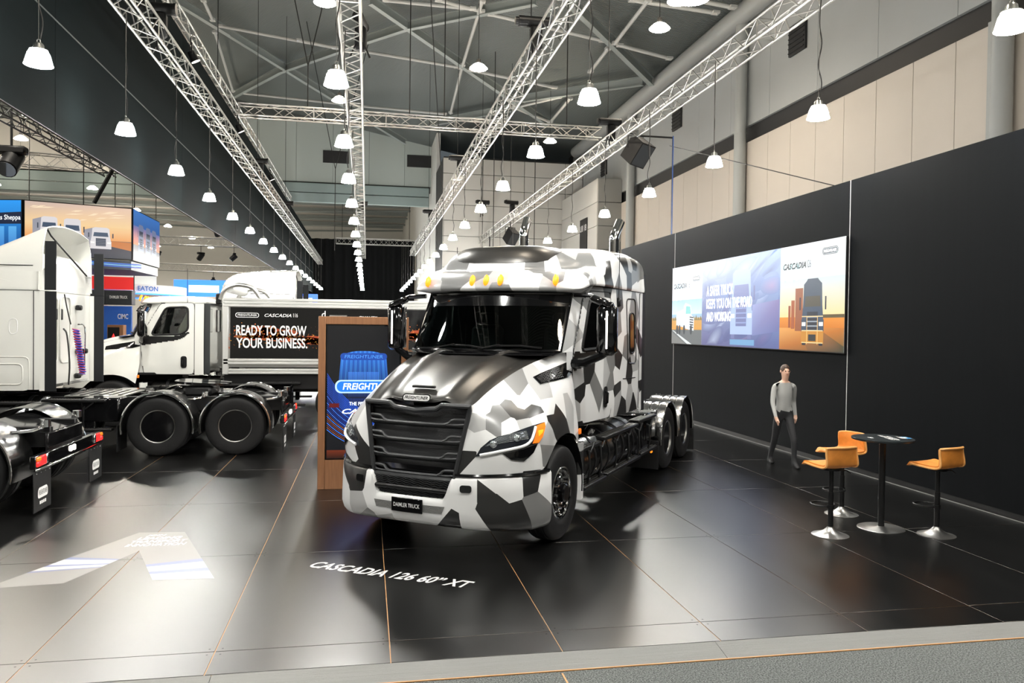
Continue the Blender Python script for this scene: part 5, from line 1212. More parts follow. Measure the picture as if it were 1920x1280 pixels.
# film
rnd = random.Random(3)
P.poly([(W1, 0), (W2, 0), (W2, SH), (W1, SH)], [C(92, 92, 140), C(84, 96, 150), C(150, 178, 220), C(160, 178, 214)], 1)
def film_base(x, y):
    a, b_ = (x - W1) / (W2 - W1), y / SH
    c0 = [C(84, 84, 132)[i] * (1 - a) + C(78, 92, 146)[i] * a for i in range(3)]; c1 = [C(150, 170, 212)[i] * (1 - a) + C(142, 168, 216)[i] * a for i in range(3)]
    return tuple(c0[i] * (1 - b_) + c1[i] * b_ for i in range(3))
def blob(cx, cy, rx, ry, col, lay, rot=0.):
    pts = []
    for t in np.linspace(0, 2 * PI, 18, False):
        x = cx + rx * math.cos(t) * math.cos(rot) - ry * math.sin(t) * math.sin(rot); y = cy + rx * math.cos(t) * math.sin(rot) + ry * math.sin(t) * math.cos(rot)
        pts.append((min(max(x, W1 + .01), W2 - .01), min(max(y, .01), SH - .01)))
    for a, b_ in zip(pts, pts[1:] + pts[:1]):
        P.poly([(cx, cy), a, b_], [col, film_base(*a), film_base(*b_)], lay)
for k in range(46):
    cx = W1 + .15 + rnd.random() * (W2 - W1 - .3); cy = .12 + rnd.random() * 1.7
    c0 = rnd.choice([C(110, 130, 184), C(188, 204, 232), C(70, 80, 134), C(186, 150, 186), C(120, 104, 156), C(60, 70, 124), C(206, 220, 240), C(120, 150, 206)])
    c = tuple(.5 * a + .5 * b_ for a, b_ in zip(c0, film_base(cx, cy)))
    blob(cx, cy, .25 + rnd.random() * .5, .05 + rnd.random() * .16, c, 2 + k * .06, rnd.random() * .9 - .1)
mini_truck(P, W1 + 1.50, .18, 1.0, 1.5, C(168, 188, 226), C(122, 132, 180), C(110, 118, 166), C(140, 156, 202), 6)
P.poly([(W2 - 1.1, .25), (W2 - .02, .35), (W2 - .02, .98), (W2 - 1.1, .9)], [C(120, 130, 180), C(100, 108, 160), C(130, 120, 170), C(150, 160, 205)], 6)
P.rect(W1 + 1.5, .04, W1 + 2.6, .16, C(110, 160, 200), 10)
# right poster
P.rect(W2, 0, SW, SH, C(222, 232, 236)); P.rect(W2, .55, SW, 1.33, C(250, 214, 140), 1, top=C(200, 216, 220)); P.rect(W2, .40, SW, .62, C(206, 118, 18), 2, top=C(226, 140, 30))
P.poly([(W2, 0), (SW, 0), (SW, .42), (W2, .42)], [C(176, 104, 36), C(70, 76, 40), C(190, 112, 20), C(226, 160, 80)], 3)
P.poly([(W2 + 1.0, 0), (SW, 0), (SW, .10), (W2 + 1.45, .36), (W2 + .75, .36)], [C(120, 80, 40), C(40, 50, 34), C(60, 60, 30), C(160, 100, 40), C(190, 120, 60)], 4)
P.rect(W2 + 1.0, .60, SW, .66, C(84, 70, 30), 4)
for (x0, x1, y0, y1, c) in ((.32, .40, .42, .84, (150, 70, 30)), (.42, .54, .40, .94, (164, 82, 36)), (.56, .82, .36, 1.16, (150, 84, 46))): P.rect(W2 + x0, y0, W2 + x1, y1, C(*c), 5)
mini_truck(P, W2 + .78, .10, .72, 1.18, C(52, 70, 92), C(70, 66, 50), C(26, 34, 48), C(150, 160, 170), 7)
P.poly([(W2 + .84, 1.0), (W2 + 1.44, 1.0), (W2 + 1.40, 1.22), (W2 + 1.3, 1.32), (W2 + .98, 1.32), (W2 + .88, 1.22)], C(58, 74, 92), 9)
P.rect(W2 + .78, .14, W2 + 1.5, .36, C(196, 132, 40), 11); P.rect(W2 + 1.02, .18, W2 + 1.26, .30, C(30, 36, 40), 12)
for a in (.96, 1.3): P.rect(W2 + a, .12, W2 + a + .02, .62, C(230, 190, 120), 12)
for b_ in (.36, .14, .62): P.rect(W2 + .8, b_, W2 + 1.48, b_ + .018, C(235, 205, 150), 12)
P.build('screen_image', M_pic, S)
def stext(name, body, x, y, w, h, col, bold=.01, shear=0., lay=.012):
    c = srgb(*col); m_ = mat('lit_print_%d_%d_%d' % col, c, .4, emit=LED)
    return text(name, body, basis((-.0565, SW / 2 - x, .01 + y), (0, -1, 0), (0, 0, 1)), w, h, m_, S, depth=lay, bold=bold, shear=shear)
stext('lettering', '116', .08, 1.10, .62, .66, (165, 196, 212), .03); stext('lettering', 'CASCADIA', .12, 1.42, .84, .13, (20, 28, 38), .035, .3, .014); stext('lettering', '116', 1.0, 1.42, .14, .16, (40, 50, 62), .0, 0, .014)
stext('lettering', 'A SAFER TRUCK', W1 + .28, 1.16, 1.36, .24, (250, 250, 255), .012); stext('lettering', 'KEEPS YOU ON THE ROAD', W1 + .28, .86, 2.22, .23, (250, 250, 255), .012); stext('lettering', 'AND WORKING', W1 + .28, .56, 1.25, .22, (250, 250, 255), .012)
stext('lettering', '126', W2 + .10, 1.30, .62, .56, (165, 198, 204), .03); stext('lettering', 'CASCADIA', W2 + .12, 1.53, .80, .12, (16, 20, 26), .035, .3, .014); stext('lettering', '126', W2 + .95, 1.53, .13, .14, (40, 50, 62), .0, 0, .014)
stext('lettering', 'FULL COMFORT AND POWER', W2 + .14, 1.345, 1.42, .12, (160, 172, 178), .0, 0, .013)
def oval_logo(x, y, w, h, parent=S):
    q = Pic(basis((-.0565, SW / 2 - x, .01 + y), (0, -1, 0), (0, 0, 1))); q.poly(rrect(w, h, h * .48, 7), C(30, 44, 58), 13); q.poly(rrect(w * .95, h * .78, h * .38, 7), C(225, 235, 240), 14); q.poly(rrect(w * .92, h * .70, h * .34, 7), C(40, 56, 70), 15); q.build('oval_logo', M_pic, parent)
    stext('lettering', 'FREIGHTLINER', x - w * .40, y - h * .2, w * .8, h * .40, (240, 245, 250), .008, .15, .0105)
oval_logo(1.52, 1.63, .44, .13); oval_logo(W2 + 1.66, 1.78, .48, .13)

# ------------------------------------------------------------------ kiosk
K = thing('display_kiosk', 'tall wood framed display kiosk with a blue lit screen behind the camouflaged truck', 'kiosk', (-.04, 11.30, 0))
kw, kh = 1.27, 2.47
for (nm, c, d) in (('side_board', (-.585, .11, 1.235), (.10, .22, 2.47)), ('side_board', (.585, .11, 1.235), (.10, .22, 2.47)), ('top_board', (0, .11, 2.415), (1.07, .22, .11)), ('plinth_board', (0, .11, .21), (1.07, .22, .42))):
    b = MB(); b.box(c, d, bev=.004); b.build(nm, M_wood, K)
b = MB(); b.box((0, .19, 1.39), (1.07, .05, 1.95)); b.build('back_board', M_wood, K)
b = MB(); b.box((0, .07, 1.39), (1.06, .12, 1.935), bev=.004); b.build('display', M_gloss, K)
kp = Pic(basis((0, .0085, 0), (1, 0, 0), (0, 0, 1)))
kp.rect(-.51, .44, .51, 2.34, C(6, 8, 16), 0, top=C(5, 6, 12))
for k in range(34):
    x = -.36 + .72 * k / 33; a = .5 + .5 * math.sin(k * 1.9); t = 1.0 - (abs(x) / .40) ** 3
    kp.poly([(x - .009, 1.30), (x + .009, 1.30), (x * .86 + .009, 1.88 + .10 * t), (x * .86 - .009, 1.88 + .10 * t)], [C(6, 14, 40), C(6, 14, 40), C(30 + 30 * a, 90 + 50 * a, 190 + 40 * a), C(30 + 30 * a, 90 + 50 * a, 190 + 40 * a)], 1)
    if abs(x) < .22: kp.poly([(x - .007, 1.32), (x + .007, 1.32), (x + .007, 1.68), (x - .007, 1.68)], [C(10, 30, 80), C(10, 30, 80), C(60, 120, 210), C(60, 120, 210)], 2)
    if abs(x) < .30: kp.poly([(x - .006, .86), (x + .006, .86), (x + .006, 1.30), (x - .006, 1.30)], [C(6, 8, 20), C(6, 8, 20), C(20, 50, 120), C(20, 50, 120)], 2)
kp.poly(rrect(.66, .10, .05, 6, 0, 1.90), C(24, 70, 160), 3)
for k in range(26):
    y0 = .55 + .02 * k; c = [C(30, 90, 220), C(60, 130, 255), C(20, 50, 150), C(120, 60, 60), C(150, 80, 50)][0 if k > 16 else (1 if k % 3 == 0 else (2 if k > 7 else 3 + k % 2))]
    arc = [(-.51 + 1.02 * t, y0 + (.30 + .012 * k) * (1 - t) ** 3) for t in np.linspace(0, 1, 14)]
    for (p_, q_) in zip(arc[:-1], arc[1:]): kp.poly([p_, q_, (q_[0], q_[1] + .008), (p_[0], p_[1] + .011)], c, 4)
kp.rect(-.51, .44, .51, .56, C(30, 8, 4), 5, top=C(100, 38, 16)); kp.rect(-.48, 1.17, -.34, 1.23, C(90, 8, 10), 5)
kp.poly(rrect(.94, .19, .085, 8, 0.07, 1.47), C(190, 225, 255), 6); kp.poly(rrect(.89, .15, .07, 8, 0.07, 1.47), C(30, 120, 230), 7)
kp.build('screen_image', vcol_mat('kiosk_picture', LED * 1.1), K)
M_klit = mat('kiosk_print', (.9, .95, 1), .4, emit=1.3)
text('lettering', 'FREIGHTLINER', basis((-.29, .0085, 1.425), (1, 0, 0), (0, 0, 1)), .76, .095, M_klit, K, .007, .016, .18)
text('lettering', 'FREIGHTLINER', basis((-.27, .0085, 1.875), (1, 0, 0), (0, 0, 1)), .54, .05, mat('kiosk_print_blue', (.05, .2, .55), .4, emit=1), K, .004, .006, .12)
text('lettering', 'THE FIFTH GENERATION', basis((-.20, .0085, 1.20), (1, 0, 0), (0, 0, 1)), .66, .05, M_klit, K, .005, .004)
text('lettering', 'CASCADIA', basis((-.30, .0085, 1.08), (1, 0, 0), (0, 0, 1)), .80, .07, M_klit, K, .005, .014, .35)
b = MB(); b.box((.565, -.003, 2.36), (.05, .004, .045)); tag(b.build('sticker', mat('yellow_sticker', (.8, .6, .03), .5), K), 'small yellow sticker')

# ------------------------------------------------------------------ bar table and stools
def stool(label, x, y, rz):
    s = thing('bar_stool', label, 'stool', (x, y, 0), rz, 'tan bar stools around the round table')
    b = MB(); b.lathe([(.205, 0), (.205, .006), (.15, .018), (.08, .05), (.042, .085), (.036, .10), (0, .10)], n=40); b.build('base', mat('brushed_base', (.42, .42, .41), .35, metal=1), s)
    b = MB(); b.cyl((0, 0, .09), (0, 0, .50), .030, 20); b.cyl((0, 0, .48), (0, 0, .77), .024, 18); b.build('column', M_black, s)
    b = MB(); b.tube([(.14 + .13 * math.cos(a), .13 * math.sin(a), .33) for a in np.linspace(0, 2 * PI, 28, False)], .011, 7, closed=True); b.ring([(.028, -.02), (.038, -.02), (.038, .02), (.028, .02)], (0, 0, .33), (0, 0, 1), 18); b.build('footrest', M_black, s)
    b = MB(); b.tube([(-.02, -.06, .755), (-.06, -.16, .75), (-.08, -.20, .72)], .008, 6); b.build('lever', M_black, s)
    prof = crm([(.215, .790), (.20, .806), (.10, .797), (-.04, .79), (-.13, .795), (-.178, .825), (-.197, .89), (-.205, .97), (-.222, 1.04)], 4); rows = []
    for v in np.linspace(-1, 1, 15):
        row = []
        for i, (px, pz) in enumerate(prof):
            up = max(0, (pz - .80) / .24); wd = .215 - .012 * up - (.03 if i < 2 else 0); curl = .055 * abs(v) ** 3
            row.append((px + curl * up * 1.2 - (.02 * v * v if i < 6 else 0), v * wd, pz + (1 - min(1, up * 3)) * .012 * abs(v) ** 3 - (.012 * abs(v) ** 6 if i == len(prof) - 1 else 0)))
        rows.append(row)
    b = MB().grid(rows); b.build('seat_shell', M_tan, s, solid=.028, ang=70)
    b = MB(); b.tube([r[-1] for r in rows], .014, 6); b.tube([rows[0][i] for i in range(len(prof))], .013, 6); b.tube([rows[-1][i] for i in range(len(prof))], .013, 6); b.build('piping', mat('tan_piping', (.72, .34, .10), .45), s)
    b = MB(); b.cyl((0, 0, .755), (0, 0, .775), .10, 20); b.build('seat_plate', M_black, s)
    return s
stool('tan leather bar stool nearest the camouflaged truck, back turned to the viewer', 5.27, 8.04, math.atan2(.96, -.12))
stool('tan leather bar stool nearest the black wall, partly behind the round table', 6.02, 8.95, math.atan2(-.25, -.97))
stool('tan leather bar stool on the right of the round table, seen from the side', 6.52, 7.87, math.atan2(.95, -.28))
TB = thing('bar_table', 'tall round black bar table with printed white lettering and a blue badge', 'table', (6.07, 8.24, 0), 0)
b = MB(); b.lathe([(0, 1.058), (.33, 1.058), (.345, 1.062), (.348, 1.075), (.345, 1.085), (0, 1.086)], n=48); tp = b.build('table_top', mat('black_laminate', (.012, .016, .018), .28), TB)
b = MB(); b.cyl((0, 0, .01), (0, 0, 1.06), .037, 24); b.build('column', M_black, TB)
b = MB(); b.lathe([(.265, 0), (.265, .006), (.25, .012), (.06, .016), (.04, .03), (0, .03)], n=44); b.build('base', mat('brushed_base', (.42, .42, .41), .35, metal=1), TB)
b = MB(); b.lathe([(0, 1.03), (.1, 1.03), (.12, 1.058)], n=20); b.build('mount', M_black, TB)
ex, ey = V3(.25, .97, 0), V3(-.97, .25, 0)
for (o, body, w, h) in ((V3(.02, -.20, 0), 'LEADING TRANSPORT', .40, .05), (V3(.08, -.21, 0), 'INNOVATION', .32, .05), (V3(.20, -.10, 0), 'DAIMLER TRUCK', .20, .02)):
    text('table_print', body, basis((o[0], o[1], 1.0862), ex, ey), w, h, M_txt, tp, .0006, .01)
q = Pic(basis((.27, -.04, 1.0862), (1, 0, 0), (0, 1, 0))); q.poly(rrect(.10, .14, .03), C(60, 140, 200), 1); q.poly(rrect(.05, .12, .02, 5, -.035), C(235, 220, 205), 2); q.poly(rrect(.03, .05, .012, 5, .02, .02), C(200, 225, 240), 3); q.poly(rrect(.045, .08, .01, 3, -.42, .06), (.6, .6, .6), 0); q.build('badge', vcol_mat('print_colours', 1, .4, False), tp)

# ------------------------------------------------------------------ floor lettering, projected chevron painted as a sheet
ang = math.atan2(7.14 - 7.97, .94 + .49)
tx = text('floor_lettering', 'CASCADIA 126 60\u201d XT', basis((-.545, 7.685, .0012), (math.cos(ang), math.sin(ang), 0), (-math.sin(ang), math.cos(ang), 0)), 1.68, .195, M_txtd, None, .0004, .022, .22)
tag(tx, 'white italic lettering naming the model on the floor before the bumper', 'lettering')
q = Pic(basis((0, 0, .0008), (1, 0, 0), (0, 1, 0)))  # chevron of projected light, painted as a flat sheet on the floor
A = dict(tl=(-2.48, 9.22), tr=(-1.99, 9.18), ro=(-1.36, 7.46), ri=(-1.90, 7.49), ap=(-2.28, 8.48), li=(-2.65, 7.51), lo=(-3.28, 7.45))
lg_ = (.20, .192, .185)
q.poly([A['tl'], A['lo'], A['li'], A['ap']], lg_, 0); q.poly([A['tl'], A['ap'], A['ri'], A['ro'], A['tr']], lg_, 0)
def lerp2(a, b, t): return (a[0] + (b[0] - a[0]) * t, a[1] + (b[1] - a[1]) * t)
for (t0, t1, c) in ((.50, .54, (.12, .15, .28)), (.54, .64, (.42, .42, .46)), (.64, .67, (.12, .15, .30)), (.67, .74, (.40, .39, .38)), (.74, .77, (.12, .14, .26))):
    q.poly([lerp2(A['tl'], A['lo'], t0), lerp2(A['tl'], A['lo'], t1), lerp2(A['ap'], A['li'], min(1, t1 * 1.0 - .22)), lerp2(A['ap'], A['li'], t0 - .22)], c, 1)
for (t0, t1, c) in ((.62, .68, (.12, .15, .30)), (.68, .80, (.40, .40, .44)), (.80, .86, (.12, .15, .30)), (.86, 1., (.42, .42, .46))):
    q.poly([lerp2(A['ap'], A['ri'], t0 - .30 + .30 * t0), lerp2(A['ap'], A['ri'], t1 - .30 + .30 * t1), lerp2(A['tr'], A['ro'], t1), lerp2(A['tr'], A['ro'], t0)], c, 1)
fg = q.build('floor_projection', vcol_mat('projected_light_colours', 1, .35, False)); tag(fg, 'projected light chevron painted on the floor, with white and blue stripes and lettering', 'floor graphic')
for (body, x, y, w, h) in (('JOIN', -2.36, 9.03, .20, .07), ('LEADING', -2.42, 8.90, .45, .10), ('TRANSPORT', -2.45, 8.77, .56, .10), ('INNOVATION', -2.47, 8.64, .60, .10)):
    text('projected_lettering', body, basis((x, y, .0022), (1, 0, 0), (0, 1, 0)), w, h, M_wirewhite, fg, .0003, .02, .2)
# ------------------------------------------------------------------ the vehicles
LOC_CAMO = (1.1716, 8.961, 0)
RZ_CAMO = math.atan2(-.817, -.5767)
TR = truck('show_truck', 'tractor truck in black white and grey dazzle camouflage with a dark satin hood', M_camo, 'mid', True, True, LOC_CAMO, RZ_CAMO)
for (v, u, z1, k) in ((-.86, -3.5, 4.06, 0), (.66, -3.5, 3.95, 1)):
    b = MB(); b.cyl((u, v, 1.0), (u, v, z1 - .26), .072, 24)
    b.tube(crm([(u, v, z1 - .27), (u, v, z1 - .22), (u - .03, v + .015 * k, z1 - .12), (u - .14, v + .05 * k, z1 + .06)], 4), .072, 20); b.build('exhaust_stack', M_chr, TR)
# extra detail only this one shows
for s in (1, -1):
    b = MB(); b.tube([(-4.15, s * .55, 1.03), (-4.15, s * 1.2, 1.03)], .035, 10); b.build('chrome_bar', M_chr, TR)
T2 = truck('sleeper_truck', 'white high roof sleeper tractor with red and blue coiled hoses behind the cab', M_white, 'high', True, False, (-8.55, 15.67, 0), PI)
# hoses and fittings on the rear wall of the sleeper (local axes)
b = MB(); pts = []
for k in range(200):
    a = k * .55; t = k / 199.; pts.append((-3.30 + .05 * math.cos(a) - .08 * t, .25 - .12 * t + .05 * math.sin(a), 2.22 - .82 * t))
b.tube(pts, .011, 5); b.build('coiled_hose', M_red_hose, T2)
b = MB(); b.tube([(p[0] - .012, p[1] + .01, p[2] - .013) for p in pts], .011, 5); b.build('coiled_hose', M_blue_hose, T2)
b = MB(); b.tube(crm([(-3.12, .32, 2.22), (-3.2, .38, 2.1), (-3.25, .40, 1.6), (-3.2, .30, 1.2)], 5), .016, 6); b.tube(crm([(-3.12, .28, 2.85), (-3.15, .24, 2.6), (-3.2, .20, 2.3)], 4), .012, 6); b.build('air_line', M_cable, T2)
for (v, w, h, d) in ((.55, 2.48, .20, .08), (.30, 2.48, .20, .08)): b = MB(); b.box((-3.08, v, w), (.03, d, h), bev=.01); b.build('vent', M_black, T2)
for v in (.72, .10): b = MB(); b.tube([(-3.075, v + p[0], 2.2 + p[1]) for p in rrect(.5, 1.2, .12)], .014, 6, closed=True); b.build('pressed_rib', M_white, T2)
b = MB(); b.tube(crm([(-3.1, -.42, 2.3), (-3.2, -.5, 2.25), (-3.2, -.5, 1.7), (-3.2, -.45, 1.35), (-3.1, -.40, 1.32)], 3), .016, 8); b.build('grab_rail', M_chr, T2)
for (v, w) in ((-.45, 2.62), (-.45, 1.78), (-.75, 1.78), (-.4, 1.32)): b = MB(); b.box((-3.12, v, w), (.10, .12, .10), bev=.02); b.build('rail_bracket', M_black, T2)
T3 = dup(T2, None, 'black chassis end of a white tractor at the left picture edge, nearest tail lights'); T3.location = (-11.0, 11.36, 0); T3['group'] = 'white high roof tractors'
T4 = dup(T2, None, 'white high roof sleeper tractor standing behind the tipper body'); T4.location = (-5.3, 26.2, 0); T4['group'] = 'white high roof tractors'; T2['group'] = 'white high roof tractors'
bx_ = MB().grid(high_fairing(((-.66, 3.07, .78, 3.05), (-.80, 3.60, .90, 3.07), (-1.0, 3.85, 1.0, 3.12), (-1.4, 4.0, 1.10, 3.18), (-2.0, 4.06, 1.15, 3.1), (-2.7, 4.10, 1.18, 3.0), (-3.1, 4.12, 1.19, 2.92)))); bx_.mirror(); bx_me = bx_.mesh('roof_fairing', M_white, 45, .02)
for o in KIDS(T4):
    if o.name.startswith('roof_fairing'): o.data = bx_me


# tipper
TP = truck('tipper_truck', 'white day cab tipper truck with a silver body and black advertising panel', M_white, 'day', False, False, (-5.6, 19.8, 0), PI)
for o in KIDS(TP):
    if o.name.split('.')[0] in ('step', 'step_bracket', 'bracket_bolts') : pass
X0 = 5.6
def lx(X): return -(X + X0)                                           # hall X -> truck x
bx0, bx1 = lx(-3.22), lx(2.3)
bod = MB(); bod.box(((bx0 + bx1) / 2, 0, 2.06), (abs(bx1 - bx0), 2.42, 1.42), bev=.01); body = bod.build('tipper_body', M_alu, TP)
def prof_rail(nm, z0, z1, n, par, proud=.05):
    r = MB()
    for s in (1, -1):
        h = (z1 - z0) / n
        for k in range(n): r.box(((bx0 + bx1) / 2, s * (1.215 + proud / 2), z0 + h * (k + .5)), (abs(bx1 - bx0), proud, h * .94), bev=.012)
    o = r.build(nm, M_mill, par); return o
prof_rail('top_rail', 2.74, 2.95, 3, TP, .07); prof_rail('lower_rail', 1.42, 1.56, 2, TP, .06); prof_rail('bottom_rail', 1.20, 1.33, 2, TP, .05)
for s in (1, -1):
    b = MB(); b.box((bx0 - .05, s * 1.225, 2.05), (.14, .10, 1.72), bev=.015); b.build('corner_post', M_mill, TP)
    b = MB(); b.box(((bx0 + bx1) / 2 - .05, s * 1.225, 2.13), (abs(bx1 - bx0) - .2, .03, 1.20), bev=.004); pn = b.build('advert_panel', M_gloss, TP)
    m_ = lambda X, z: basis((lx(X), s * 1.2405, z), (-1, 0, 0), (0, 0, 1)) if s > 0 else basis((lx(X) , s * 1.2405, z), (1, 0, 0), (0, 0, 1))
    if s > 0:
        q = Pic(basis((lx(-3.12), s * 1.2408, 1.54), (-1, 0, 0), (0, 0, 1))); rn = random.Random(5)
        for k in range(900):
            x = rn.random() * 4.6; c = .5 + .10 * math.sin(x * 2.1); y = c + rn.gauss(0, .11) ; sz = .004 + .012 * rn.random() ** 2
            if .02 < y < 1.1: q.poly([(x - sz, y), (x, y - sz), (x + sz, y), (x, y + sz)], (.9 * (.5 + .5 * rn.random()), .25 * rn.random() + .08, .04), 1)
        for k in range(70):
            x = rn.random() * 4.5; c = .5 + .10 * math.sin(x * 2.1); y = c + rn.gauss(0, .05); r_ = .05 + .12 * rn.random()
            q.poly([(x + r_ * 1.6 * math.cos(t), y + r_ * .55 * math.sin(t)) for t in np.linspace(0, 2 * PI, 9, False)], (.16 + .2 * rn.random(), .05, .012), 0)
        q.build('spark_print', vcol_mat('print_colours', 1, .4, False), pn)
        text('lettering', 'READY TO GROW', m_(-2.94, 2.09), 1.56, .235, M_txt, pn, .003, .02)
        text('lettering', 'YOUR BUSINESS.', m_(-2.94, 1.80), 1.58, .235, M_txt, pn, .003, .02)
        text('lettering', 'CASCADIA', m_(-2.32, 2.52), .60, .075, M_txt, pn, .003, .012, .3); text('lettering', '116', m_(-1.68, 2.52), .10, .09, M_txt, pn, .003, .0)
        lo = MB(); lo.add([(lx(-2.70) - p[0], 1.2425, 2.555 + p[1]) for p in rrect(.52, .11, .05, 6)], [tuple(range(24))]); lo.build('oval_logo', M_txt, pn, ang=0)
        lo = MB(); lo.add([(lx(-2.70) - p[0], 1.2430, 2.555 + p[1]) for p in rrect(.49, .085, .04, 6)], [tuple(range(24))]); lo.build('oval_logo', M_gloss, pn, ang=0)
        text('lettering', 'FREIGHTLINER', m_(-2.91, 2.532), .42, .048, M_txt, pn, .004, .01, .15)
        text('lettering', 'd', m_(-1.04, 2.52), .09, .16, M_txt, pn, .003, .012); text('lettering', 'QUALITY', m_(-.18, 2.50), .42, .07, M_txt, pn, .003, .01)
        b = MB(); b.box((lx(-.66), 1.2420, 2.55), (.40, .004, .07)); b.build('label_strip', M_steel, pn)
un = MB(); un.box(((bx0 + bx1) / 2, 0, 1.02), (abs(bx1 - bx0), 2.2, .34)); un.build('subframe', M_black, TP)
b = MB(); b.tube(crm([(lx(-3.30), 1.16, 2.9), (lx(-3.22), 1.16, 3.10), (lx(-2.98), 1.16, 3.24), (lx(-2.62), 1.16, 3.19), (lx(-2.42), 1.16, 2.95)], 4), .05, 10); b.build('tarp_arm', M_alu, TP)
b = MB(); b.tube(crm([(lx(-3.30), -1.1, 2.9), (lx(-3.22), -1.1, 3.10), (lx(-2.98), -1.1, 3.24), (lx(-2.62), -1.1, 3.19), (lx(-2.42), -1.1, 2.95)], 4), .05, 10); b.build('tarp_arm', M_alu, TP)
b = MB(); b.cyl((lx(-3.12), -1.1, 3.16), (lx(-3.12), 1.16, 3.16), .10, 16); b.build('tarp_roll', mat('tarp_grey', (.5, .5, .49), .6), TP)
b = MB(); b.box((lx(-3.36), .95, 2.92), (.12, .3, .26), bev=.03); b.build('work_lamp', M_black, TP)
b = MB(); b.tube([(lx(-4.02), 1.12, 2.7), (lx(-4.02), 1.13, 3.6)], .006, 5); b.box((lx(-4.02), 1.11, 2.68), (.05, .04, .10), bev=.01); b.build('antenna', M_black, TP)
for v in (.55, -.55): rw_ = MB(); rw_.box((-1.965, v, 2.42), (.02, .50, .55), bev=.02); rw_.build('rear_window', M_gloss, TP)
# ------------------------------------------------------------------ stands and screens of the hall to the left
M_scr2 = vcol_mat('far_screen_picture', LED * .9)
def wall_pic(p0, p1, z0, z1, name, label):
    p0 = V3(*p0, 0); p1 = V3(*p1, 0); L = np.linalg.norm(p1 - p0); d = unit(p1 - p0); n = np.cross(d, V3(0, 0, 1))
    t = thing(name, label, 'screen', ((p0 + p1) / 2 + V3(0, 0, z0)).tolist(), 0, 'hanging screens of the next stand')
    b = MB(); c = (p1 - p0) / 2; b.prism([-c - n * .01, c - n * .01, c - n * .16, -c - n * .16], (0, 0, z1 - z0)); b.build('panel_body', M_black, t)
    o = (p0 - p1) / 2 + n * .002
    return t, Pic(basis(o, d, (0, 0, 1))), L, z1 - z0, (o, d)
Z0, Z1 = 4.45, 6.2
t, q, L, Hh, _b = wall_pic((-10.70, 26.95), (-7.79, 28.0), Z0, Z1, 'hanging_screen', 'large hanging screen showing three white trucks under a sunset sky')
q.poly([(.03, .03), (L - .03, .03), (L - .03, Hh - .03), (.03, Hh - .03)], [C(60, 62, 78), C(50, 54, 70), C(214, 186, 160), C(196, 168, 150)], 0)
q.rect(.03, .55, L - .03, 1.05, C(226, 150, 84), 1, top=C(238, 202, 150)); q.poly([(.03, 1.05), (L - .03, 1.05), (L - .03, Hh - .03), (.03, Hh - .03)], [C(238, 202, 150), C(240, 206, 156), C(226, 196, 176), C(198, 176, 166)], 2)
for k in range(16):
    x = .1 + rnd.random() * 2.4; y = 1.2 + rnd.random() * .4; w_ = .2 + rnd.random() * .4
    q.poly([(x, y), (x + w_ * .6, y + .02), (x + w_, y + .06), (x + w_ * .4, y + .05)], C(246, 222, 190), 3)
q.rect(.03, .03, L - .03, .60, C(40, 44, 60), 3, top=C(84, 78, 84)); q.poly([(2.3, .45), (L - .03, .30), (L - .03, .58), (2.3, .60)], C(196, 120, 60), 4)
for (x, w_, h_, y) in ((.42, .55, .85, .42), (1.05, .58, .95, .30), (1.85, .62, .75, .28)):
    if x != 1.05: q.poly([(x - .18, y + .15), (x + .1, y + .1), (x + .1, y + h_ * .98), (x - .18, y + h_ * .86)], C(150, 150, 160), 4)
    mini_truck(q, x, y, w_, h_, C(216, 212, 214), C(70, 84, 104), C(60, 66, 80), C(130, 134, 146), 5)
q.build('screen_image', M_scr2, t)
t, q, L, Hh, _b = wall_pic((-7.77, 28.02), (-7.79, 31.5), Z0, Z1, 'hanging_screen', 'narrow looking side of the hanging screens with dark trucks at dusk')
q.poly([(.03, .03), (L - .03, .03), (L - .03, Hh - .03), (.03, Hh - .03)], [C(40, 46, 66), C(36, 40, 60), C(60, 110, 180), C(70, 120, 190)], 0); q.rect(.03, .55, L - .03, 1.2, C(236, 120, 40), 1, top=C(110, 120, 170))
q.rect(.03, .03, L - .03, .56, C(34, 40, 60), 2, top=C(70, 70, 84))
for x in (.6, 1.5, 2.3): mini_truck(q, x, .3, .7, 1.0, C(110, 120, 150), C(30, 40, 64), C(36, 44, 64), C(120, 130, 160), 4)
q.build('screen_image', M_scr2, t)
t, q, L, Hh, _b = wall_pic((-13.6, 27.6), (-10.74, 26.93), Z0, Z1, 'hanging_screen', 'blue hanging screen with a dealership front at the left picture edge')
q.rect(.03, .03, L - .03, Hh - .03, C(20, 50, 110), 0, top=C(40, 150, 236)); q.poly([(.03, .95), (L - .03, .98), (L - .03, 1.36), (.03, 1.22)], C(26, 36, 60), 1)
for k in range(7): q.rect(.1 + .4 * k, .1, .36 + .4 * k, .9, C(46, 110, 190), 1, top=C(90, 170, 230))
q.build('screen_image', M_scr2, t)
o, d = _b; m4 = basis(V3(*(o + d * (L - 1.28))) + V3(0, 0, 1.06), d, (0, 0, 1))
text('lettering', 'r Trucks Sheppa', m4, 1.24, .20, mat('far_lit_print', (.9, .95, 1), .4, emit=.9), t, .006, .004)
for (s_, z) in (('ns.', .55), ('ds.', .36)): text('lettering', s_, basis(V3(*(o + d * (L - 1.32))) + V3(0, 0, z), d, (0, 0, 1)), .16, .10, mat('far_lit_print', (.9, .95, 1), .4, emit=.9), t, .006, .006)
b = MB(); b.prism([V3(-13.6, 27.7, 4.43), V3(-10.70, 27.05, 4.43), V3(-7.85, 28.1, 4.43), V3(-7.85, 31.5, 4.43), V3(-13.6, 31.5, 4.43)], (0, 0, -.30))
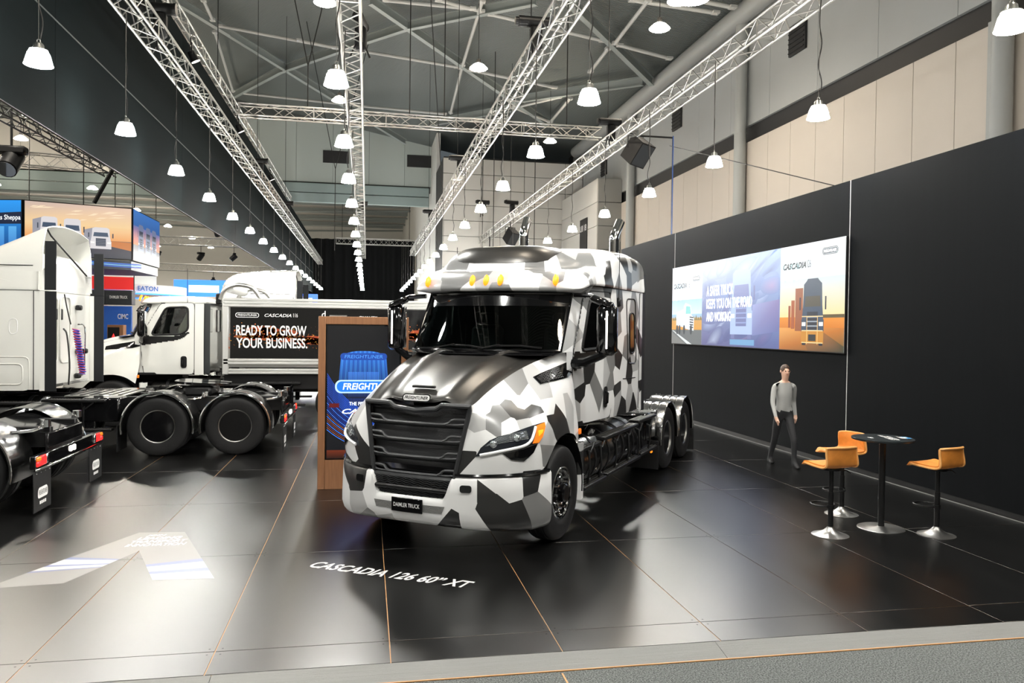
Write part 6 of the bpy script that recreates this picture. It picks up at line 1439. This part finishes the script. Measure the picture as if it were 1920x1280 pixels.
un_ = tag(b.build('screen_soffit', mat('soffit_dark', (.05, .06, .08), .4)), 'dark soffit with blue curved stripes under the hanging screens', 'soffit')
st_ = Pic(basis((-10.0, 27.3, 4.16), (.94, .34, 0), (0, .06, 1)))
for k, c in enumerate(((30, 90, 200), (120, 190, 240), (40, 110, 220))):
    arc = [(.4 + 2.2 * t_, .04 + .05 * k + .10 * (1 - t_) ** 2) for t_ in np.linspace(0, 1, 12)]
    for (a, e) in zip(arc[:-1], arc[1:]): st_.poly([a, e, (e[0], e[1] + .03), (a[0], a[1] + .03)], C(*c), k)
st_.m[:3, 3] += st_.m[:3, 2] * .02; st_.build('blue_stripes', M_scr2, un_)
for (x, y, w) in ((-10.6, 27.1, 'left corner of the sunset screen'), (-8.3, 27.9, 'sunset screen near its right end'), (-7.85, 28.2, 'front corner of the narrow side screen'), (-7.85, 31.2, 'rear corner of the narrow side screen'), (-12.6, 27.6, 'blue screen')):
    b = MB(); b.cyl((x, y, 6.2), (x, y, roofz(x) - .02), .015, 6); tag(b.build('screen_wire', M_alu), 'thin steel wire holding the ' + w, 'cable', 'screen wires')
b = MB(); b.tube([(-8.9, 27.75, 6.28), (-8.3, 27.9, 7.6)], .07, 8); tag(b.build('rigging_pole', M_black), 'slanting black pole above the hanging sunset screen', 'pole')
M_wf = mat('fascia_white_lit', (.82, .84, .84), .5); M_redp = mat('red_panel', (.75, .02, .02), .5, emit=.25); M_bluep = mat('blue_panel', (.02, .10, .38), .4, emit=.12); M_bluel = mat('blue_light', (.03, .18, 1), .4, emit=2.5)
t = thing('stand_canopy', 'round white stand canopy with black lettering and a red slogan panel', 'canopy', (-12.0, 38.0, 0))
b = MB(); b.lathe([(4.1, 4.75), (4.1, 4.05), (3.95, 4.05), (3.95, 4.75)], (-1.75, 0, 0), n=56); b.build('upper_ring', M_wf, t)
b = MB(); b.lathe([(3.7, 4.0), (3.7, 3.62), (0, 3.6), (0, 4.0)], n=56); b.build('lower_drum', M_wf, t)
b = MB(); b.ring([(3.72, 3.56), (3.78, 3.56), (3.78, 3.62), (3.72, 3.62)], n=56); b.build('blue_light_ring', M_bluel, t)
b = MB(); b.cyl((0, 0, -.04), (0, 0, 4.4), .4, 20); b.build('post', M_wf, t)
text('lettering', 'Cummins', basis((-2.1, -4.22, 4.16), (.92, .39, 0), (0, 0, 1)), 3.1, .50, M_black, t, .0, .02)
b = MB(); b.box((1.0, -3.75, 3.98), (3.0, .08, .52), bev=.01, rz=.28); rp2 = b.build('slogan_panel', M_redp, t)
text('lettering', 'Power Onward', basis((-.15, -4.12, 3.86), (math.cos(.28), math.sin(.28), 0), (0, 0, 1)), 2.35, .26, mat('far_lit_print', (.9, .95, 1), .4, emit=.9), rp2, .0, .01)
text('lettering', 'EATON', basis((2.45, -2.86, 3.72), (.72, .69, 0), (0, 0, 1)), .9, .2, mat('sign_blue', (.03, .16, .55), .4), t, .0, .02)
t = thing('stand_sign', 'black box sign with small white lettering behind the sleeper tractor', 'sign', (-10.2, 33.5, 3.05))
b = MB(); b.box((-.55, 0, .30), (1.0, .5, .58), bev=.01); b.build('sign_box', mat('sign_black', (.02, .024, .028), .5), t); b = MB(); b.box((.45, 0, .30), (.98, .5, .58), bev=.01); b.build('sign_box', mat('sign_black', (.02, .024, .028), .5), t)
text('lettering', 'DAIMLER TRUCK', basis((.12, -.252, .26), (1, 0, 0), (0, 0, 1)), .66, .11, M_txt, t, .001, .006)
for x in (-1.0, .9): b = MB(); b.cyl((x, .2, .5), (x, .2, 9), .02, 6); b.build('hanger', M_cable, t)
t = thing('blue_stand', 'blue stand wall with a white logo behind the black sign', 'stand', (-10.4, 35.6, -.045))
b = MB(); b.box((-.6, 0, 1.55), (2.2, .15, 3.1), bev=.01); b.build('stand_wall', M_bluep, t); text('lettering', 'CIMC', basis((-.05, -.08, 2.55), (1, 0, 0), (0, 0, 1)), .42, .22, M_txt, t, .001, .02)
t = thing('small_kiosk', 'small wood framed kiosk with a red sign on a dark screen before the blue stand', 'kiosk', (-10.15, 34.4, -.045))
b = MB(); b.box((0, 0, 1.15), (.62, .4, 2.3), bev=.01); b.build('case', M_wood, t); b = MB(); b.box((-.06, -.205, 1.4), (.44, .02, 1.6)); b.build('display', M_gloss, t)
b = MB(); b.prism([(-.15, -.218, 1.72), (.03, -.218, 1.72), (-.06, -.218, 1.95)], (0, -.004, 0)); b.box((-.06, -.218, 1.62), (.2, .006, .06)); b.build('red_mark', mat('red_lit', (1, .03, .03), .4, emit=1.5), t)
t = thing('small_kiosk', 'pale framed display board before the windscreen of the day cab', 'board', (-9.0, 36.5, -.045))
b = MB(); b.box((0, 0, 1.25), (.7, .25, 2.5), bev=.01); b.build('case', mat('pale_wood', (.6, .5, .38), .5), t); b = MB(); b.box((0, -.13, 1.9), (.5, .02, .8)); b.build('display', mat('grey_print', (.3, .3, .3), .4), t)
t = thing('cream_stand', 'cream stand wall with a dark doorway behind the day cab', 'stand', (-9.0, 42.6, -.045))
b = MB(); b.box((0, 0, 1.9), (2.6, .2, 3.8), bev=.01); b.build('stand_wall', mat('cream_wall', (.60, .54, .44), .6), t); b = MB(); b.box((.4, -.12, 1.9), (.9, .04, 3.0)); b.build('doorway', M_slot, t)
for (i, (x, y, z, w, h, c, lab)) in enumerate(((-9.0, 46, 4.3, 3.2, 1.0, (.05, .25, 1.0), 'bright blue lit stand fascia left of the day cab roof'), (-6.2, 50, 4.2, 3.0, .9, (.75, .82, 1.0), 'white lit stand fascia above the day cab roof'), (-4.0, 54, 4.0, 1.4, .9, (.04, .14, .8), 'blue stand fascia at the end above the day cab'))):
    t = thing('lit_fascia', lab, 'sign', (x, y, 0)); b = MB(); b.box((0, 0, z), (w, .3, h), bev=.02); b.build('light_box', mat('lit_fascia_%d' % i, c, .5, emit=.9), t)
    b = MB(); b.box((0, -.16, z), (w * .5, .03, h * .4)); b.build('name_strip', mat('far_lit_print', (.9, .95, 1), .4, emit=.9), t)
    for s_ in (-1, 1): b = MB(); b.cyl((s_ * w * .45, .1, -.045), (s_ * w * .45, .1, z), .06, 8); b.build('post', M_black, t)
for k, (x, y, z) in enumerate(((-12.3, 30, 8.1), (-10.35, 24.3, 8.9), (-10.3, 26.2, 8.8), (-8.0, 44, 7.4), (-10.4, 52, 6.7), (-8.4, 52, 6.7), (-13, 52, 6.7), (-9, 62, 5.7), (-11.5, 62, 5.7))):
    h = thing('stage_light', 'black stage light hanging over the distant stands, %s of nine' % ORD[k], 'spotlight', (x, y, z), k, 'stage lights over the distant stands')
    b = MB(); b.cyl((0, -.2, -.25), (0, .12, .05), .17, 14); b.box((0, 0, .12), (.5, .2, .14), bev=.03); b.build('housing', M_black, h)
    b = MB(); b.cyl((0, 0, .1), (0, 0, .68 if y > 50 else (roofz(x) - z - .02) / (2 if k == 0 else 1)), .02, 6); b.build('hanger', M_black, h)
    b = MB(); b.cyl((0, -.205, -.255), (0, -.21, -.26), .15, 14); b.build('lens', M_lampw if k in (1, 2, 6) else M_lens, h)
    if k in (1, 2): h.rotation_euler = (-.5, 0, .3)
    if k == 0: h.scale = (2, 2, 2)
# ------------------------------------------------------------------ a visitor walking along the black wall
def skin_mesh(name, joints, bones, level=2):
    """joints: name -> (x, y, z, radius); bones: pairs; one continuous surface grown by a Skin modifier"""
    me = bpy.data.meshes.new(name); ks = list(joints); ix = {k: i for i, k in enumerate(ks)}
    me.from_pydata([joints[k][:3] for k in ks], [(ix[a], ix[b_]) for a, b_ in bones], [])
    o = bpy.data.objects.new(name, me); COL.objects.link(o)
    o.modifiers.new('skin', 'SKIN'); o.modifiers.new('sub', 'SUBSURF').levels = level
    sv = me.skin_vertices[0].data
    for k in ks:
        r = joints[k][3]; sv[ix[k]].radius = r if isinstance(r, tuple) else (r, r); sv[ix[k]].use_root = (k == ks[0])
    dg = bpy.context.evaluated_depsgraph_get(); out = bpy.data.meshes.new_from_object(o.evaluated_get(dg))
    bpy.data.objects.remove(o); out.name = name; return out
M_skin = mat('skin', (.55, .33, .24), .5); M_shirt = mat('grey_shirt', (.30, .30, .29), .8); M_trs = mat('dark_trousers', (.010, .010, .012), .8); M_hair = mat('brown_hair', (.05, .026, .016), .6)
J = dict(pelvis=(0, 0, .95, (.13, .10)), waist=(.01, 0, 1.08, (.13, .095)), chest=(.02, 0, 1.28, (.155, .11)), upper=(.015, 0, 1.42, (.12, .085)), neck=(.03, 0, 1.50, .052), jaw=(.05, 0, 1.575, (.062, .072)), skull=(.045, 0, 1.665, (.078, .092)), crown=(.03, 0, 1.735, (.060, .072)))
B = [('pelvis', 'waist'), ('waist', 'chest'), ('chest', 'upper'), ('upper', 'neck'), ('neck', 'jaw'), ('jaw', 'skull'), ('skull', 'crown')]
for s, n_, st_ in ((1, 'l', 1), (-1, 'r', -1)):
    J.update({'sh' + n_: (.01, s * .175, 1.405, .058), 'el' + n_: (-.02 - .10 * st_, s * .235, 1.13, .042), 'wr' + n_: (.09 - .13 * st_, s * .235, .90, .029), 'pa' + n_: (.12 - .135 * st_, s * .228, .835, (.040, .020)),
              'hp' + n_: (0, s * .09, .90, .088), 'kn' + n_: (.06 + .17 * st_, s * .095, .50, .060), 'an' + n_: (-.04 + .28 * st_, s * .095, .10, .040), 'hl' + n_: (-.075 + .28 * st_, s * .095, .045, .042), 'to' + n_: (.13 + .28 * st_, s * .11, .035, (.045, .028))})
    B += [('upper', 'sh' + n_), ('sh' + n_, 'el' + n_), ('el' + n_, 'wr' + n_), ('wr' + n_, 'pa' + n_), ('pelvis', 'hp' + n_), ('hp' + n_, 'kn' + n_), ('kn' + n_, 'an' + n_), ('an' + n_, 'hl' + n_), ('an' + n_, 'to' + n_)]
    px, py, pz = J['pa' + n_][:3]
    for f_, (dy, L_) in enumerate(((.022, .075), (.008, .085), (-.007, .08), (-.021, .062))):
        J['f%s%d' % (n_, f_)] = (px + dy * .9 + .012, py - s * .008, pz - L_ * .55, .0095); J['g%s%d' % (n_, f_)] = (px + dy + .004, py - s * .022, pz - L_, .0085)
        B += [('pa' + n_, 'f%s%d' % (n_, f_)), ('f%s%d' % (n_, f_), 'g%s%d' % (n_, f_))]
    J['t' + n_] = (px + .045, py - s * .012, pz - .005, .010); J['u' + n_] = (px + .056, py - s * .018, pz - .038, .009); B += [('pa' + n_, 't' + n_), ('t' + n_, 'u' + n_)]
pm = skin_mesh('body', J, B)
for m_ in (M_skin, M_shirt, M_trs, M_black): pm.materials.append(m_)
for p_ in pm.polygons:
    c = p_.center
    arm = abs(c.y) > .19 or (abs(c.y) > .16 and c.z > 1.0)
    p_.material_index = 3 if c.z < .085 else (0 if c.z > 1.475 or (arm and c.z < .90) else (1 if (c.z > .98 or arm) else 2)); p_.use_smooth = True
PS = thing('person', 'person in a grey long sleeved top and dark trousers walking along the black wall', 'person', (7.15, 12.35, 0), -PI / 2 - .1)
zmin = min(v.co.z for v in pm.vertices)
po = bpy.data.objects.new('body', pm); COL.objects.link(po); po.parent = PS; po.location = (0, 0, -zmin)
hr = MB(); hr.grid([[(.035 + (.088 + .006 * (t < .5)) * math.cos(a) * math.sin(t * 1.75 + .02) - .012 * t, .080 * math.sin(a) * math.sin(t * 1.75 + .02), 1.665 + .105 * math.cos(t * 1.75)) for a in np.linspace(0, 2 * PI, 25)] for t in np.linspace(0, 1, 9)], keep=lambda c: not (c[0] > .095 and c[2] < 1.715))
hr.build('hair', M_hair, PS)
fc = MB(); fc.lathe([(.0, .024), (.010, .012), (.014, 0), (.0, -.01)], (.135, 0, 1.625), (.8, 0, -.5), 10); fc.build('nose', M_skin, PS)
for s in (1, -1):
    fc = MB(); fc.lathe([(0, .006), (.007, .003), (.010, 0)], (.122, s * .030, 1.652), (1, s * .2, 0), 10); fc.build('eye', M_gloss, PS)
    fc = MB(); fc.lathe([(0, .010), (.018, .006), (.026, 0)], (.035, s * .079, 1.645), (0, s, 0), 12); fc.build('ear', M_skin, PS)
fc = MB(); fc.tube([(.124, -.022, 1.592), (.130, 0, 1.590), (.124, .022, 1.592)], .005, 6); fc.build('mouth', mat('lips', (.45, .18, .15), .5), PS)
